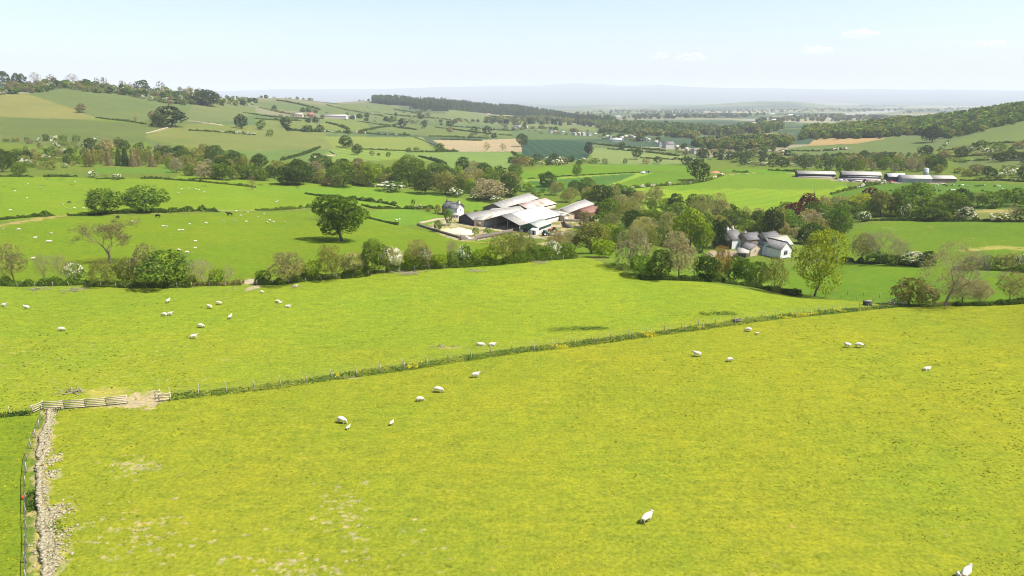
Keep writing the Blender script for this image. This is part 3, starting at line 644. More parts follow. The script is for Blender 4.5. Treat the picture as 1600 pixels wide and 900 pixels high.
# ---------------------------------------------------------------- trees and bushes one by one: kind, x, foot y, height, width (photo pixels), tint, label
PL = '''
oak 534 377 71 84 O great round bright green oak alone in the middle pasture
broad 166 334 39 60 m dense rounded green tree beside a bright spreading tree on the track hedge
broad 229 331 41 66 k bright green flat-topped spreading tree on the track hedge
dead 174 412 66 84 t gnarled half-dead tree with bare twisted limbs above the hedgerow
bud 22 444 64 46 n tall brown budding tree at the far left end of the near hedgerow
bare 70 443 47 24 l slim pale bare tree with upright twigs, first of a pair
bare 97 443 48 26 l slim pale bare tree with upright twigs, beside a white hawthorn
haw 118 440 30 27 m hawthorn in white blossom beside the slim pale bare pair
bud 168 445 42 56 o spreading olive bush-like tree below the gnarled half-dead tree
broad 203 444 42 38 o olive tree between the spreading olive tree and the big round green one
bud 232 442 62 44 n brownish budding tree rising behind the big round green tree
broad 262 447 56 80 k big dense round green tree in the near hedgerow
bare 319 445 42 40 g grey-brown twiggy tree just past the big round green tree
bush 340 444 24 26 b small bright green bush between two twiggy grey trees
bare 359 444 30 20 g small bare tree next to the earthy hedge gap
bush 412 443 22 24 m round green bush right beside the earthy hedge gap
bud 453 443 48 60 n broad brownish budding tree beside the hedge gap, below the oak
bush 488 437 30 30 b bright green bush in front of the broad brownish budding tree
bud 520 436 55 50 o tall olive tree directly below the great oak
broad 553 431 38 42 l pale olive bushy tree right of the tall olive one below the oak
broad 586 427 54 46 m dark green tall tree standing in the hedgerow right of the oak
haw 613 424 38 34 l hawthorn with creamy blossom leaning on the dark green tall tree
bud 655 420 46 44 n thin brownish tree standing behind a row of bright bushes
bush 646 421 30 30 b bright green bush below the thin brownish tree
haw 664 419 32 22 m hawthorn with a white flowering top below the thin brownish tree
bush 686 419 24 26 b low bright green bush between two white-topped hawthorns
bare 707 413 38 20 g small bare tree poking above the bright green bushes
bush 709 417 26 24 k low green bush under the small bare tree
haw 726 416 34 24 m hawthorn white-topped, nearest to the dark yard wall
bush 744 415 25 26 b leafy bright bush next to the hawthorn below the yard wall
bush 765 413 30 30 b leafy bush below the near end of the yard wall
bud 788 412 48 48 o wide olive tree below the open-fronted barn
bud 815 407 44 58 o wide olive tree below the green shed
bush 838 407 26 30 k green hedge bush below the green shed
haw 862 405 28 28 m hawthorn flecked with white below the farmyard entrance
bud 869 401 42 34 n olive-brown tree beside the farmyard entrance track
bush 886 403 24 26 k green bush at the hedgerow end by the farmyard entrance
bud 892 396 36 36 g brown-grey round twiggy tree beside the farmyard entrance
broad 925 396 48 60 o large olive-green tree above the pasture corner
bush 941 402 28 42 b wide bright bush at the pasture corner
bud 986 420 66 60 g large grey-olive twiggy tree at the head of the near pasture
bush 1001 433 36 38 k green bush under the two large grey trees
broad 1031 436 46 42 d dark green low tree between the two large grey trees
bud 1061 434 73 62 g tallest pale grey-brown tree of the stream bend
broad 1103 439 44 40 d dark green tree first in the line before the white houses
bud 1127 438 54 32 r tree with an orange-brown budding top before the white houses
broad 1146 441 42 36 m mid green tree next to the orange-brown topped one
broad 1164 445 42 32 k leafy green tree just below the lean-to of the stone barn
broad 1184 448 40 34 m leafy green tree below the blue-grey gable
bud 1208 458 58 40 o tall thin olive tree in front of the white gable
bud 1272 463 104 82 y very tall yellow-green tree with open limbs right of the white gable
bud 1345 409 44 36 n brown twiggy tree at the end of the bare trio on the far bank
bare 1376 407 48 52 g middle bare tree with a fan of limbs on the far bank
bare 1403 413 40 32 g slim bare tree beside the fan-shaped one on the far bank
bush 1371 412 16 34 d dark low bush under the fan-shaped bare tree
bush 1392 415 16 30 d dark low bush under the slim bare tree
haw 1425 416 24 30 d dark hawthorn with a white top behind the great bare tree
bush 1446 416 24 26 D darkest round bush just left of the great bare tree
bare 1476 478 102 88 g great bare leaning tree beside the near pasture
broad 1420 477 43 52 o olive-green bushy tree beside the pen
bush 1446 477 31 34 l pale green rounded bush at the foot of the great bare tree
bud 1504 474 40 44 g wide grey thicket of twigs right of the great bare tree
bud 1532 474 36 34 g grey leafless thicket with a leaning top by the near pasture
bud 1578 473 50 44 n dense grey-brown rounded-cone tree at the pasture edge
bush 1545 421 22 30 m rounded green bush on the hedge behind the rounded-cone tree
bush 1518 423 22 26 o olive bush on the far hedge behind the grey thicket
bud 1572 422 28 36 n brown twiggy bush on the far hedge above the rounded-cone tree
haw 1598 424 28 22 m white hawthorn on the far hedge at the edge of view
broad 1078 391 66 54 b bright green tall tree just left of the white cottage
broad 1097 394 46 34 b bright green smaller tree leaning against the tall bright one
broad 1117 388 44 30 D dark tree beside the slate-roofed cottage
broad 1130 378 34 22 D narrow dark tree behind the slate-roofed cottage
bud 1093 352 48 36 l pale twiggy tree, one of two tall ones at the mown field
bud 1121 350 48 38 l pale twiggy tall tree next to the dark round tree
broad 1141 347 28 24 d dark round tree at the edge of the mown field
broad 1205 372 48 34 D very dark broad tree behind the slate roofs
broad 1186 362 32 28 d dark tree behind the middle slate roof
cop 1261 340 38 30 p larger copper beech with dark red crown by the mown field
cop 1237 344 28 26 p smaller purple copper beech left of the larger one
cop 1359 315 23 24 p purple tree rising behind a yellow-green crown
broad 1311 372 50 32 k glossy green upright tree below the purple crowns
broad 1345 330 28 36 y yellow-green domed tree left of the purple crown
broad 1376 338 40 36 o olive-green domed tree right of the purple crown
broad 1424 336 50 58 k biggest green tree in the row below the cattle
broad 1400 338 38 28 m green tree tucked behind the biggest one below the cattle
broad 1482 330 32 40 m twin-topped green tree at the end of the row below the cattle
haw 1413 344 26 16 m white hawthorn at the foot of the biggest green tree
haw 1348 346 16 22 m white spreading hawthorn at the field corner below the wood
bush 1452 344 20 44 d long dark bush in the row above the curved pasture
bush 1478 343 14 20 m small green bush on the hedge above the curved pasture
haw 1509 344 20 26 d dark bush with white hawthorn blossom on the curved pasture's hedge
haw 1560 346 14 28 o low pale hawthorn on the hedge beside the bare sapling
bare 1579 346 28 20 g bare sapling on the hedge right of the pale hawthorn
bush 1594 346 20 24 d dark bush at the hedge end beyond the bare sapling
broad 1548 324 24 36 m green rounded tree beside the grazing cattle
broad 1585 322 28 36 k bright-topped tree at the right of the cattle pasture
broad 901 275 18 15 m small lone tree on the striped field
bush 849 277 6 16 d low dark bush on the edge of the striped field
broad 1089 283 33 36 d big dark tree where the white-flecked hedge ends
broad 995 249 17 16 d lone dark tree on the pale field beyond the striped one
broad 920 243 20 14 D dark tree at the corner of the dark crop field
broad 815 229 20 20 d dark tree between the ploughed field and the dark crop
broad 971 234 12 13 d dark tree below the village
bush 930 255 8 14 m bush on the hedge of the pale field, nearest the dark crop
bush 945 256 9 10 o olive bush on the hedge of the pale field
bush 977 256 8 8 m round green bush on the hedge below the lone dark tree
bush 1010 256 8 12 n brownish bush on the hedge of the pale field
broad 1027 255 11 14 d small dark tree on the hedge of the pale field
broad 1072 258 14 18 d dark tree just behind the big dark tree
broad 1097 246 14 18 D dark rounded tree at the end of the pale field
broad 540 231 19 23 d dark rounded lone tree on the hillside hedge
broad 558 242 17 17 d dark tree a little below the lone hillside one
bush 582 243 7 8 n small brown bush in the pale hillside field
bush 592 244 5 5 d tiny dark bush in the pale hillside field
bush 607 245 7 8 d small dark bush in the pale hillside field
bush 639 237 7 8 m bush at the left end of the hedge under the ploughed field
bush 651 237 7 11 m bush beside the left end of the hedge under the ploughed field
broad 687 237 13 16 m tallest bush in the hedge under the ploughed field
bare 761 236 14 11 n thin brown tree against the ploughed field
bare 786 235 11 12 n thin brown tree on the right part of the ploughed field
broad 408 203 15 15 m lone tree on the hillside beside a pale stone wall
bush 422 213 11 11 m small round tree below the one beside the pale stone wall
broad 447 199 14 17 D dark bush at the top of a hillside hedge
broad 377 201 22 20 D dark upright tree above a white-flecked hedge
broad 268 198 31 50 D large dark clump of trees on the left hillside
broad 250 199 22 20 d smaller dark tree joined to the large dark hillside clump
broad 322 165 24 44 D broad dark clump under the skyline wood
bud 128 176 14 17 n lone brown tree on the left hillside
bud 241 190 16 14 n thin brown tree beside the large dark hillside clump
bare 212 190 9 9 g small bare tree on the hillside wall
broad 628 201 15 13 D dark tree on the middle hillside, first of two alike
broad 663 201 13 11 D dark tree on the middle hillside, smaller of two alike
broad 741 211 13 13 d dark tree left of a pair above the ploughed field
broad 761 212 15 14 d taller dark tree of a pair above the ploughed field
bud 703 208 10 11 n small brownish tree near a pair above the ploughed field
bare 395 297 22 14 n bare brown tree at the edge of the left pasture
haw 145 278 11 13 m small hawthorn alone in the left pasture
haw 183 281 10 14 m white-domed hawthorn in the rough left pasture
broad 5 269 36 34 d dark green tree at the left end of the stream scrub
broad 31 274 18 22 m small tree in front of the left stream scrub
bush 700 352 26 14 k double round green bush at the farm garden
bush 685 362 18 14 k green bush beside the pale spoil heap
bush 744 369 14 12 k light green bush inside the dark yard wall
bush 761 367 11 12 k low green bush by the open barn front
broad 684 334 14 10 o dark olive tree against the red-brown farmhouse
bush 744 334 6 6 D tiny dark bush beyond the white farmhouse gable
bush 646 321 9 7 d small dark bush on the farm lane
haw 655 327 8 9 l pale blossoming bush on the farm lane
bush 670 331 7 9 o small olive bush on the farm lane
broad 972 312 14 18 D small dark tree at the end of the white-flecked hedge
haw 150 222 9 11 m white hawthorn by a brown bush under the left hillside
'''
for ln in PL.strip().split('\n'):
    t = ln.split(None, 6); plant(t[0], *map(float, t[1:5]), t[5], t[6])
# ---------------------------------------------------------------- belts and woods, each tree a thing
belt = [('broad','m',3,7,12,1.15,'mid green'),('broad','d',3,8,13,1.15,'dark green'),('bud','o',2.6,7,12,1.1,'olive'),('bud','n',1.6,6,10,1.2,'brownish'),('broad','b',1.4,6,9,1.2,'bright green'),('bush','m',1.6,3,6,1.5,'low green'),('bud','g',1.0,7,11,1.0,'grey twiggy')]
wood([(400,272),(470,262),(545,262),(640,268),(720,285),(800,292),(800,312),(765,314),(690,304),(560,292),(470,289),(400,290)], 62, belt, 'tree in the stream belt behind the oak pasture', 'trees in the stream belt behind the oak', 12, 6, 1)
wood([(640,262),(700,268),(745,262),(800,270),(815,285),(800,292),(720,285),(650,272)], 20, belt, 'tree in the thick of the belt beyond the farmhouse', 'trees beyond the farmhouse', 16, 8, 2)
for x, y, h, w_, ti, lb in [(468,289,40,42,'d','dark rounded tree of the stream belt, above the two track trees'),(536,292,38,46,'m','broad green tree of the stream belt, up beyond the oak'),(562,288,40,30,'n','brown dome-shaped tree of the stream belt'),(578,291,36,38,'b','bright green tree next to the brown dome-shaped one'),(640,291,48,48,'m','biggest rounded tree of the stream belt'),(664,303,38,36,'d','dark upright tree beside the biggest one of the stream belt'),(696,304,36,38,'o','olive tree above the farmhouse in the stream belt')]: plant('broad', x, y, h, w_, ti, lb)
for x, y, h, w_, lb in [(611,299,15,42,'long white hawthorn at the pasture edge of the stream belt'),(712,308,14,22,'white hawthorn above the farmhouse roof'),(746,312,13,26,'white hawthorn right of the farmhouse, edge of the belt'),(776,317,11,20,'white hawthorn just behind the back barn')]: plant('haw', x, y, h, w_, 'm', lb)
plant('bud', 765, 314, 32, 56, 'g', 'wide pale brown twiggy tree behind the back barn')
wood([(800,300),(880,288),(945,300),(985,312),(975,330),(940,342),(930,322),(880,318),(830,316)], 22, [q for q in belt if q[6] != 'grey twiggy']+[('bud','l',2.5,8,12,.9,'pale twiggy')], 'tree in the clump behind the farm barns', 'trees behind the farm barns', 16, 7, 3)
wood([(940,345),(985,318),(1060,320),(1140,338),(1190,345),(1180,358),(1130,368),(1070,378),(1000,395),(945,392),(905,378),(905,356)], 44, belt+[('bud','l',3,8,13,.85,'pale twiggy')], 'tree in the wood between the farm and the white houses', 'trees between the farm and the white houses', 17, 9, 4)
wood([(1150,345),(1240,335),(1290,325),(1390,322),(1490,328),(1500,342),(1350,344),(1310,362),(1290,385),(1240,380),(1160,366)], 44, belt+[('broad','k',2,7,12,.95,'fresh green')], 'tree in the wood behind the white houses', 'trees behind the white houses', 17, 8, 5)
wood([(1500,318),(1640,312),(1640,326),(1500,330)], 7, belt, 'tree at the cattle pasture corner', 'trees at the cattle pasture corner', 24, 10, 6)
# left stream wood, larches and scrub under the hillside
larch = [('con','n',3,11,15,.55,'brown-green'),('con','d',2,11,15,.5,'dark green'),('bud','o',1.2,9,13,.8,'olive')]
wood([(135,252),(250,250),(252,261),(138,261)], 22, larch, 'conifer in the stand above the left pasture', 'conifers above the left pasture', 10, 5, 7)
wood([(140,232),(230,225),(262,240),(258,250),(140,250)], 16, belt, 'tree behind the stand of conifers', 'trees behind the conifers', 15, 6, 8)
wood([(255,248),(330,240),(410,258),(400,283),(330,282),(262,268)], 46, belt, 'tree in the left part of the stream wood', 'trees in the left stream wood', 12, 6, 9)
scrub = [('bush','m',3,3,6,1.3,'green'),('bush','o',3,3,6,1.3,'olive'),('haw','m',2,3,5,1.2,'white-flowered'),('bush','n',2,3,5,1.3,'brown'),('broad','d',1.5,5,9,1,'dark green')]
wood([(0,240),(60,228),(130,226),(140,262),(60,266),(0,262)], 62, scrub, 'shrub of the scrubby bank at the far left', 'shrubs on the left bank', 11, 4, 10)
wood([(0,222),(50,220),(105,216),(130,222),(60,226)], 10, scrub, 'shrub along the foot of the left hillside', 'shrubs at the hillside foot', 14, 4, 11)
# skyline wood on the left hill
sky_ = [('broad','m',2.5,6,9,1.4,'green'),('haw','m',2.6,5,8,1.3,'white-flowered'),('bush','o',2,6,10,1.3,'olive'),('bud','n',1.5,7,10,1.2,'brown'),('broad','d',1.8,7,11,1.2,'dark green')]
wood([(0,143),(50,137),(110,132),(170,137),(240,142),(320,152),(400,158),(400,166),(330,165),(262,164),(200,150),(150,145),(100,139),(50,146),(0,148)], 170, sky_, 'tree in the hawthorn wood along the left hilltop', 'trees of the left hilltop wood', 7, 3, 12)
wood([(0,128),(40,126),(120,128),(200,132),(270,138),(400,148),(400,153),(270,148),(200,141),(100,134),(0,138)], 50, sky_, 'tree at the back of the left hilltop wood', 'trees at the back of the left hilltop wood', 9, 3, 13)
for x, w_, h in [(8,16,20),(27,14,17),(36,12,16),(57,17,18),(80,16,15),(113,18,17),(153,10,14),(163,11,15),(192,12,13),(204,9,11),(252,14,15),(297,11,9),(311,12,9)]:
    y = 132 + max(0, x-150)*.06; k_ = 'bare' if x > 45 else 'broad'
    plant(k_, x, y, h, w_, 'n' if x > 45 else 'd', 'bare brown tree standing out on the left skyline' if x > 45 else 'dark tree at the left end of the skyline', 'bare trees on the left skyline' if x > 45 else 'dark trees at the skyline end')
plant('broad', 222, 136, 15, 21, 'd', 'dark rounded tree rising over the skyline wood')
wood([(400,148),(470,150),(560,153),(640,156),(640,160),(560,157),(460,154),(400,152)], 24, sky_+[('con','D',.6,12,16,.5,'dark pointed')], 'tree on the middle skyline before the ridge forest', 'trees on the middle skyline', 9, 3, 14)
# hillside trees round the far farm and lanes
hill_ = [('broad','d',2.2,7,13,1.3,'dark'),('bud','n',2.0,6,11,1.3,'brown'),('broad','m',2,6,12,1.35,'green'),('haw','m',1.5,4,7,1.7,'white-flowered'),('bush','o',1.8,3,6,2.0,'olive'),('bush','m',1.8,3,6,2.0,'low green')]
wood([(545,186),(610,180),(690,186),(720,194),(640,190),(560,190)], 24, hill_, 'tree of the copse beside the far white sheds', 'trees beside the far white sheds', 11, 4, 15)
wood([(430,182),(460,180),(510,186),(505,192),(440,192)], 9, hill_, 'tree around the far hillside farm', 'trees around the far hillside farm', 11, 4, 16)
row([(690,190),(760,194),(830,199),(900,206)], 30, hill_, 'tree on the hedge below the ridge slope', 'trees below the ridge slope', 7, 2, 17)
row([(790,202),(850,206),(905,211),(960,216),(1010,222),(1060,232)], 46, hill_, 'tree among the village gardens', 'trees in the village', 8, 3, 30)
row([(820,199),(900,206),(980,212),(1040,222)], 26, hill_, 'tree behind the village', 'trees behind the village', 8, 2, 31)
row([(480,206),(560,209),(640,212),(700,214),(780,216)], 16, hill_, 'tree along the hillside lane above the ploughed field', 'trees along the hillside lane', 8, 1, 18)
row([(420,170),(520,178),(600,186)], 12, hill_, 'tree on a slanting hedge of the upper hillside', 'trees on the upper hillside hedge', 8, 1, 19)
row([(560,166),(640,178),(720,188),(800,196)], 18, hill_, 'tree on the long hedge under the ridge forest', 'trees on the long hedge under the ridge', 8, 1, 32)
row([(600,190),(660,194),(720,198)], 14, hill_, 'tree on the middle hillside hedge', 'trees on the middle hillside hedge', 8, 1, 33)
wood([(1040,228),(1110,240),(1180,232),(1240,240),(1240,262),(1180,262),(1120,252),(1060,240)], 56, hill_, 'tree in the valley wood beyond the striped field', 'trees in the valley beyond the striped field', 10, 4, 20)
wood([(800,252),(850,250),(930,252),(930,258),(850,260),(800,264)], 18, hill_, 'tree on the hedge under the dark crop', 'trees under the dark crop', 10, 5, 21)
wood([(1240,252),(1330,246),(1440,250),(1470,262),(1470,272),(1380,270),(1250,266)], 54, [('broad','d',3,9,14,1,'dark'),('bud','o',2,8,12,1,'olive'),('broad','m',2,8,13,1,'green'),('bud','g',1.2,8,12,.9,'grey twiggy')], 'tree in the belt behind the cattle barns', 'trees behind the cattle barns', 11, 5, 22)
wood([(1470,240),(1540,232),(1640,232),(1640,262),(1540,252),(1480,256)], 30, hill_, 'tree on the slope above the cattle barns', 'trees on the right slope', 17, 6, 23)
wood([(1500,268),(1640,262),(1640,280),(1560,280),(1500,276)], 14, hill_, 'tree along the fence beyond the cattle barns', 'trees beyond the cattle barns', 15, 6, 24)
plant('broad', 1456, 222, 25, 30, 'D', 'dark stately tree alone on the right-hand slope')
plant('broad', 1445, 245, 18, 22, 'D', 'dark tree below the stately one on the slope')
plant('broad', 1470, 185, 10, 15, 'D', 'dark tree rising out of the right ridge wood')
NB = sum(1 for o in bpy.data.objects if o.name.split('.')[0] == 'broadleaf_tree')
# far woods
mass_back('ridge_forest', [(583,161),(610,164),(650,167),(700,171),(740,175),(800,180),(860,186),(930,193),(962,194)], 420, 11, 21, 'dDdd', 'dark conifer forest along the middle ridge', ('con','con','broad'), 3, .55, 3600)
mass_back('ridge_forest', [(640,170),(670,173),(700,174)], 90, 11, 17, 'DD', 'dark corner of the ridge forest above the hillside', ('con',), 4, .55, 300)
mass_back('ridge_forest', [(765,190),(850,187),(935,196),(975,198)], 160, 11, 13, 'dmo', 'mixed wood below the conifer forest on the ridge', ('broad',), 24, 1, 700)
mass('valley_wood', [(930,197),(1000,202),(1090,212),(1085,217),(1010,212),(940,206)], 12, 11, 'mod', 'leafy wood just behind the village', ('broad',), 15, 1.0, 500)
mass('valley_wood', [(935,192),(1000,196),(1080,200),(1100,204),(1090,210),(1000,208),(935,200)], 17, 16, 'dmm', 'dark wood across the valley beyond the village', ('broad','con'), 5, .9, 1500)
mass('valley_wood', [(1080,201),(1140,204),(1215,196),(1225,201),(1200,208),(1130,214),(1080,210)], 17, 16, 'dmo', 'brown and dark wood beyond the valley meadow', ('broad','con'), 6, .9, 1500)
mass('valley_wood', [(1075,226),(1120,221),(1190,218),(1240,220),(1235,231),(1180,234),(1110,235)], 12, 11, 'mod', 'leafy valley wood beyond the pale fields', ('broad',), 7, .95, 600)
mass_back('ridge_wood', [(1254,215),(1300,215),(1370,215),(1395,213),(1420,206)], 330, 11, 12, 'dmkmo', 'broadleaf wood along the low right-hand ridge', ('broad',), 8, 1.05, 1300)
mass_back('ridge_wood', [(1385,208),(1440,210),(1480,213),(1510,209),(1550,199),(1600,188),(1660,174)], 480, 11.5, 11, 'dmkmbo', 'steep hanging wood on the right-hand hill', ('broad',), 9, 1.1, 2600)
rw = [('broad','d',3,9,14,1.1,'dark'),('broad','m',2,9,13,1.1,'green'),('bud','o',1.5,8,12,1.1,'olive')]
row([(1254,217),(1300,216),(1370,216),(1420,212),(1480,215),(1510,211),(1550,201),(1600,190)], 46, rw, 'tree along the lower edge of the right-hand hanging wood', 'trees along the edge of the right-hand wood', 9, 2, 41)
for k_, (pp, n_) in enumerate([([(760,188),(860,186),(935,194),(930,199),(840,196),(760,194)],160),([(900,180),(1000,178),(1220,176),(1400,174),(1420,170),(1200,170),(1000,172),(900,176)],420),([(1180,192),(1290,190),(1400,188),(1420,184),(1300,181),(1200,186)],200),([(960,187),(1150,184),(1200,180),(1000,181)],220),([(1340,166),(1395,165.5),(1400,164.5),(1345,164.5)],60),([(1400,178),(1500,172),(1530,168),(1420,172)],120)]):
    mass('far_woodland', pp, 45, 15, 'dDo', ['distant trees along the foot of the ridge forest','distant hedges and copses across the plain','distant copses near the pale sheeted fields','distant trees beyond the village','far line of trees on the low horizon rise','distant copses under the right-hand hill'][k_], ('broad',), 20+k_, 1.0, n_)
settle(298-NB)
# ---------------------------------------------------------------- hedges
HG = [ # points, height, width, tint, label, blossom
 ([(0,344),(40,340),(84,337)], 1.4, 1.8, 'd', 'low dark hedge along the left track', 0),
 ([(106,337),(165,335),(230,333),(342,331)], 1.5, 2.0, 'd', 'clipped dark hedge under the two track trees', 0),
 ([(400,329),(440,328),(506,324)], 1.5, 1.8, 'm', 'low hedge running up to the oak', 0),
 ([(566,321),(585,326),(620,326),(680,327)], 1.5, 1.6, 'd', 'low dark hedge behind the oak', 0),
 ([(478,303),(515,309),(560,313),(600,318),(620,322)], 1.6, 1.6, 'd', 'broken hedge slanting down behind the oak', 0),
 ([(575,341),(600,347),(622,352)], 1.3, 1.4, 'd', 'short low hedge right of the oak', 0),
 ([(0,445),(45,446),(90,445),(135,444)], 2.4, 2.8, 'm', 'hedge under the slim pale bare trees', .1),
 ([(140,446),(220,448),(305,447)], 2.0, 2.6, 'm', 'hedge under the big round green tree', .04),
 ([(300,446),(380,444)], 1.6, 2.0, 'o', 'low thin hedge left of the earthy gap', 0),
 ([(400,444),(440,444),(480,438),(560,432),(640,421)], 2.4, 2.4, 'm', 'hedge below the oak on the near stream bank', .03),
 ([(630,423),(700,418),(780,413),(860,406),(900,403)], 3.0, 2.8, 'm', 'hedge of bright leaves below the farm', .06),
 ([(1000,436),(1090,439),(1130,441)], 1.6, 2.0, 'd', 'dark undergrowth hedge at the stream bend', 0),
 ([(1130,442),(1180,449),(1250,463)], 1.8, 2.2, 'd', 'undergrowth hedge below the white houses', 0),
 ([(1318,406),(1360,412),(1440,418)], 2.2, 2.4, 'd', 'dark hedge under the bare trio', .05),
 ([(1490,422),(1560,423),(1610,426)], 2.0, 2.4, 'm', 'hedge behind the rounded-cone tree', .12),
 ([(1490,478),(1540,477),(1610,473)], 1.2, 1.6, 'd', 'low rank hedge along the near pasture edge', 0),
 ([(1345,346),(1420,345),(1520,346),(1610,347)], 1.6, 2.4, 'd', 'hedge along the top of the curved pasture', .12),
 ([(1400,328),(1480,326),(1530,325)], 2.2, 2.2, 'm', 'hedge below the cattle pasture', .2),
 ([(963,302),(990,294),(1030,291),(1075,288),(1110,281),(1130,274)], 1.8, 2.2, 'm', 'hedge flecked white along the mown field', .35),
 ([(1298,304),(1330,296),(1360,290),(1385,286)], 2.0, 2.4, 'm', 'hedge flecked white running to the cattle barns', .4),
 ([(1200,266),(1250,269)], 2.0, 2.4, 'm', 'short hedge left of the cattle barns', .1),
 ([(1145,269),(1170,270)], 2.4, 3, 'm', 'short hedge on the far edge of the mown field', 0),
 ([(820,280.5),(850,277.5),(930,273),(1005,269.5)], .7, 1.0, 'd', 'low dark line of hedge across the striped field', 0),
 ([(448,205),(500,206),(560,208),(640,212)], 2.2, 3, 'd', 'hillside hedge flecked white above the pale field', .35),
 ([(295,204),(330,206),(370,209),(400,211)], 2.2, 3, 'd', 'white-flecked hedge below the dark upright tree', .4),
 ([(440,193),(450,203),(475,206),(502,206)], 2.8, 4, 'D', 'dark curved hedge round a hillside paddock', 0),
 ([(510,192),(530,197),(545,203)], 3, 4, 'd', 'dark hedge slanting below the far white sheds', 0),
 ([(432,157),(470,164),(500,172)], 3, 4, 'd', 'dark hedge running down from the middle skyline', 0),
 ([(510,164),(540,172),(600,182)], 3, 4, 'o', 'pale hedge slanting across the upper hillside', .4),
 ([(575,160),(610,163),(635,165)], 3, 4, 'l', 'white hawthorn hedge at the foot of the ridge forest', .75),
 ([(615,171),(650,177),(680,172)], 3, 4, 'd', 'hedge flecked white near the ridge forest', .3),
 ([(690,218),(720,219),(752,220)], 2, 3, 'd', 'dark hedge along the top of the ploughed field', 0),
 ([(636,238),(680,238),(715,237)], 2.4, 3.4, 'd', 'dark hedge under the ploughed field', .05),
 ([(560,233),(640,236)], 1.4, 2, 'd', 'thin hedge below the hillside field', 0),
 ([(655,245),(680,252),(695,258)], 2.4, 3, 'd', 'dark hedge slanting down beside the belt', 0),
 ([(670,213),(700,214),(760,216)], 2, 3, 'd', 'hillside hedge above the lane', .2),
 ([(700,197),(760,202),(800,205)], 2.5, 4, 'd', 'hedge across the slope below the ridge', .15),
 ([(1235,236),(1290,236),(1330,233)], 2.2, 3, 'd', 'hedge with white flecks below the ploughed ridge field', .35),
 ([(1465,236),(1475,229),(1482,222)], 2, 3, 'm', 'hedge beside the stately dark tree', .3),
 ([(1490,253),(1560,250),(1620,248)], 1.8, 2.6, 'd', 'hedge flecked white across the right slope', .4),
 ([(1500,282),(1560,282),(1620,285)], 1.3, 1.6, 'D', 'low dark wall-like hedge beyond the cattle', 0),
 ([(1000,247),(1060,250),(1100,252)], 2.4, 3.4, 'd', 'hedge along the far side of the pale field', .2),
 ([(950,233),(1010,238),(1060,244)], 2.4, 3.4, 'd', 'hedge along the top of the pale field', .2),
 ([(0,276),(50,277),(120,276)], 1.0, 1.6, 'd', 'broken low hedge at the top of the left pasture', 0),
 ([(150,280),(240,279),(330,286),(400,293)], 1.0, 1.6, 'd', 'broken rushy hedge along the left pasture top', 0),

 ([(560,190),(600,196),(650,203)], 2.4, 4, 'd', 'hedge slanting past the pair of alike dark trees', .1), ([(560,206),(590,200),(620,195)], 2.2, 4, 'd', 'hedge rising to the middle hillside', 0),
 ([(680,199),(740,207),(800,212)], 2.4, 4, 'd', 'hedge above the two dark trees of the ploughed field', .1), ([(600,178),(660,184),(720,190)], 2.4, 5, 'd', 'long thin hedge below the ridge forest', .2),
 ([(400,186),(430,188),(470,189)], 2.4, 4, 'd', 'hedge left of the far hillside farm', .1), ([(405,168),(450,178),(500,186)], 2.4, 4, 'o', 'hedge slanting down to the far hillside farm', .15),
 ([(500,230),(470,243),(440,251)], 2.0, 3, 'd', 'hedge between the hillside fields over the belt', 0), ([(800,238),(812,248),(830,253)], 2.4, 4, 'd', 'hedge at the near corner of the dark crop', 0),
 ([(920,224),(980,231),(1040,236)], 2.4, 4, 'd', 'hedge between the village and the pale field', .1), ([(1240,245),(1330,243),(1400,240)], 2.2, 3, 'd', 'hedge along the slope above the cattle sheds', .1),
 ([(1480,235),(1540,226),(1620,222)], 2.0, 3, 'd', 'hedge across the upper right slope', .15), ([(1470,245),(1540,243),(1610,240)], 2.0, 3, 'o', 'hedge across the middle of the right slope', .1),
 ([(150,184),(200,190),(240,196)], 1.4, 3, 'd', 'thin hedge running to the large dark hillside clump', 0), ([(380,176),(440,184),(490,187)], 2.0, 3, 'd', 'hillside hedge above the dark upright tree', 0)]
for q in HG: hedge(q[0], q[1], q[2], q[3], q[4], q[5], gap=.12 if q[1] > 1.2 else .3)
# ---------------------------------------------------------------- buildings
W_STONE = simple('rubble_stone_wall', (.30,.24,.17), .4, 1.6, .95, .3); W_DARKSTONE = simple('dark_field_stone', (.12,.10,.08), .4, 1.6, .95, .3)  # field stone is the rubble in a darker tone
W_SAND = simple('sandstone_wall', (.42,.34,.24), .3, 1.4, .95, .2); W_WHITE = simple('white_render', (.60,.60,.58), .06, .6, .8); W_BLUE = simple('shade_blue_render', (.42,.47,.52), .06, .6, .8)  # blue-grey of the gable's shade is put into the pale blue render
W_RED = simple('red_sandstone_wall', (.21,.12,.085), .35, 1.4, .95, .2); W_TIMBER = simple('weathered_boarding', (.15,.12,.10), .35, 2.5, .9); W_DARKT = simple('dark_walling', (.055,.052,.055), .3, 2.5, .9)  # dark walling: near-black tone for the dark-gabled barn and cattle sheds
W_GREEN = simple('green_cladding', (.035,.085,.055), .15, 1.5, .6); W_BLOCK = simple('concrete_block', (.42,.40,.36), .15, 1.2, .9); W_METAL = simple('grey_metal_sheet', (.28,.29,.30), .15, 1.0, .6)
R_SLATE = simple('slate_roof', None, scale=1.6, stops=[(.25,(.075,.072,.072)),(.6,(.15,.145,.14)),(.8,(.27,.25,.22))], rough=.8); R_STONE = simple('stone_slate_roof', None, scale=1.3, stops=[(.25,(.22,.205,.17)),(.75,(.38,.36,.31))], rough=.9)
R_FIBRE = simple('fibre_cement_roof', None, scale=.5, stops=[(.2,(.25,.23,.195)),(.6,(.33,.31,.275)),(.85,(.43,.41,.375))], rough=.85); R_WHITE = simple('white_sheet_roof', (.80,.80,.79), .07, .4, .6)
W_PALE = simple('weathered_pale_render', (.38,.37,.34), .12, .6, .85)
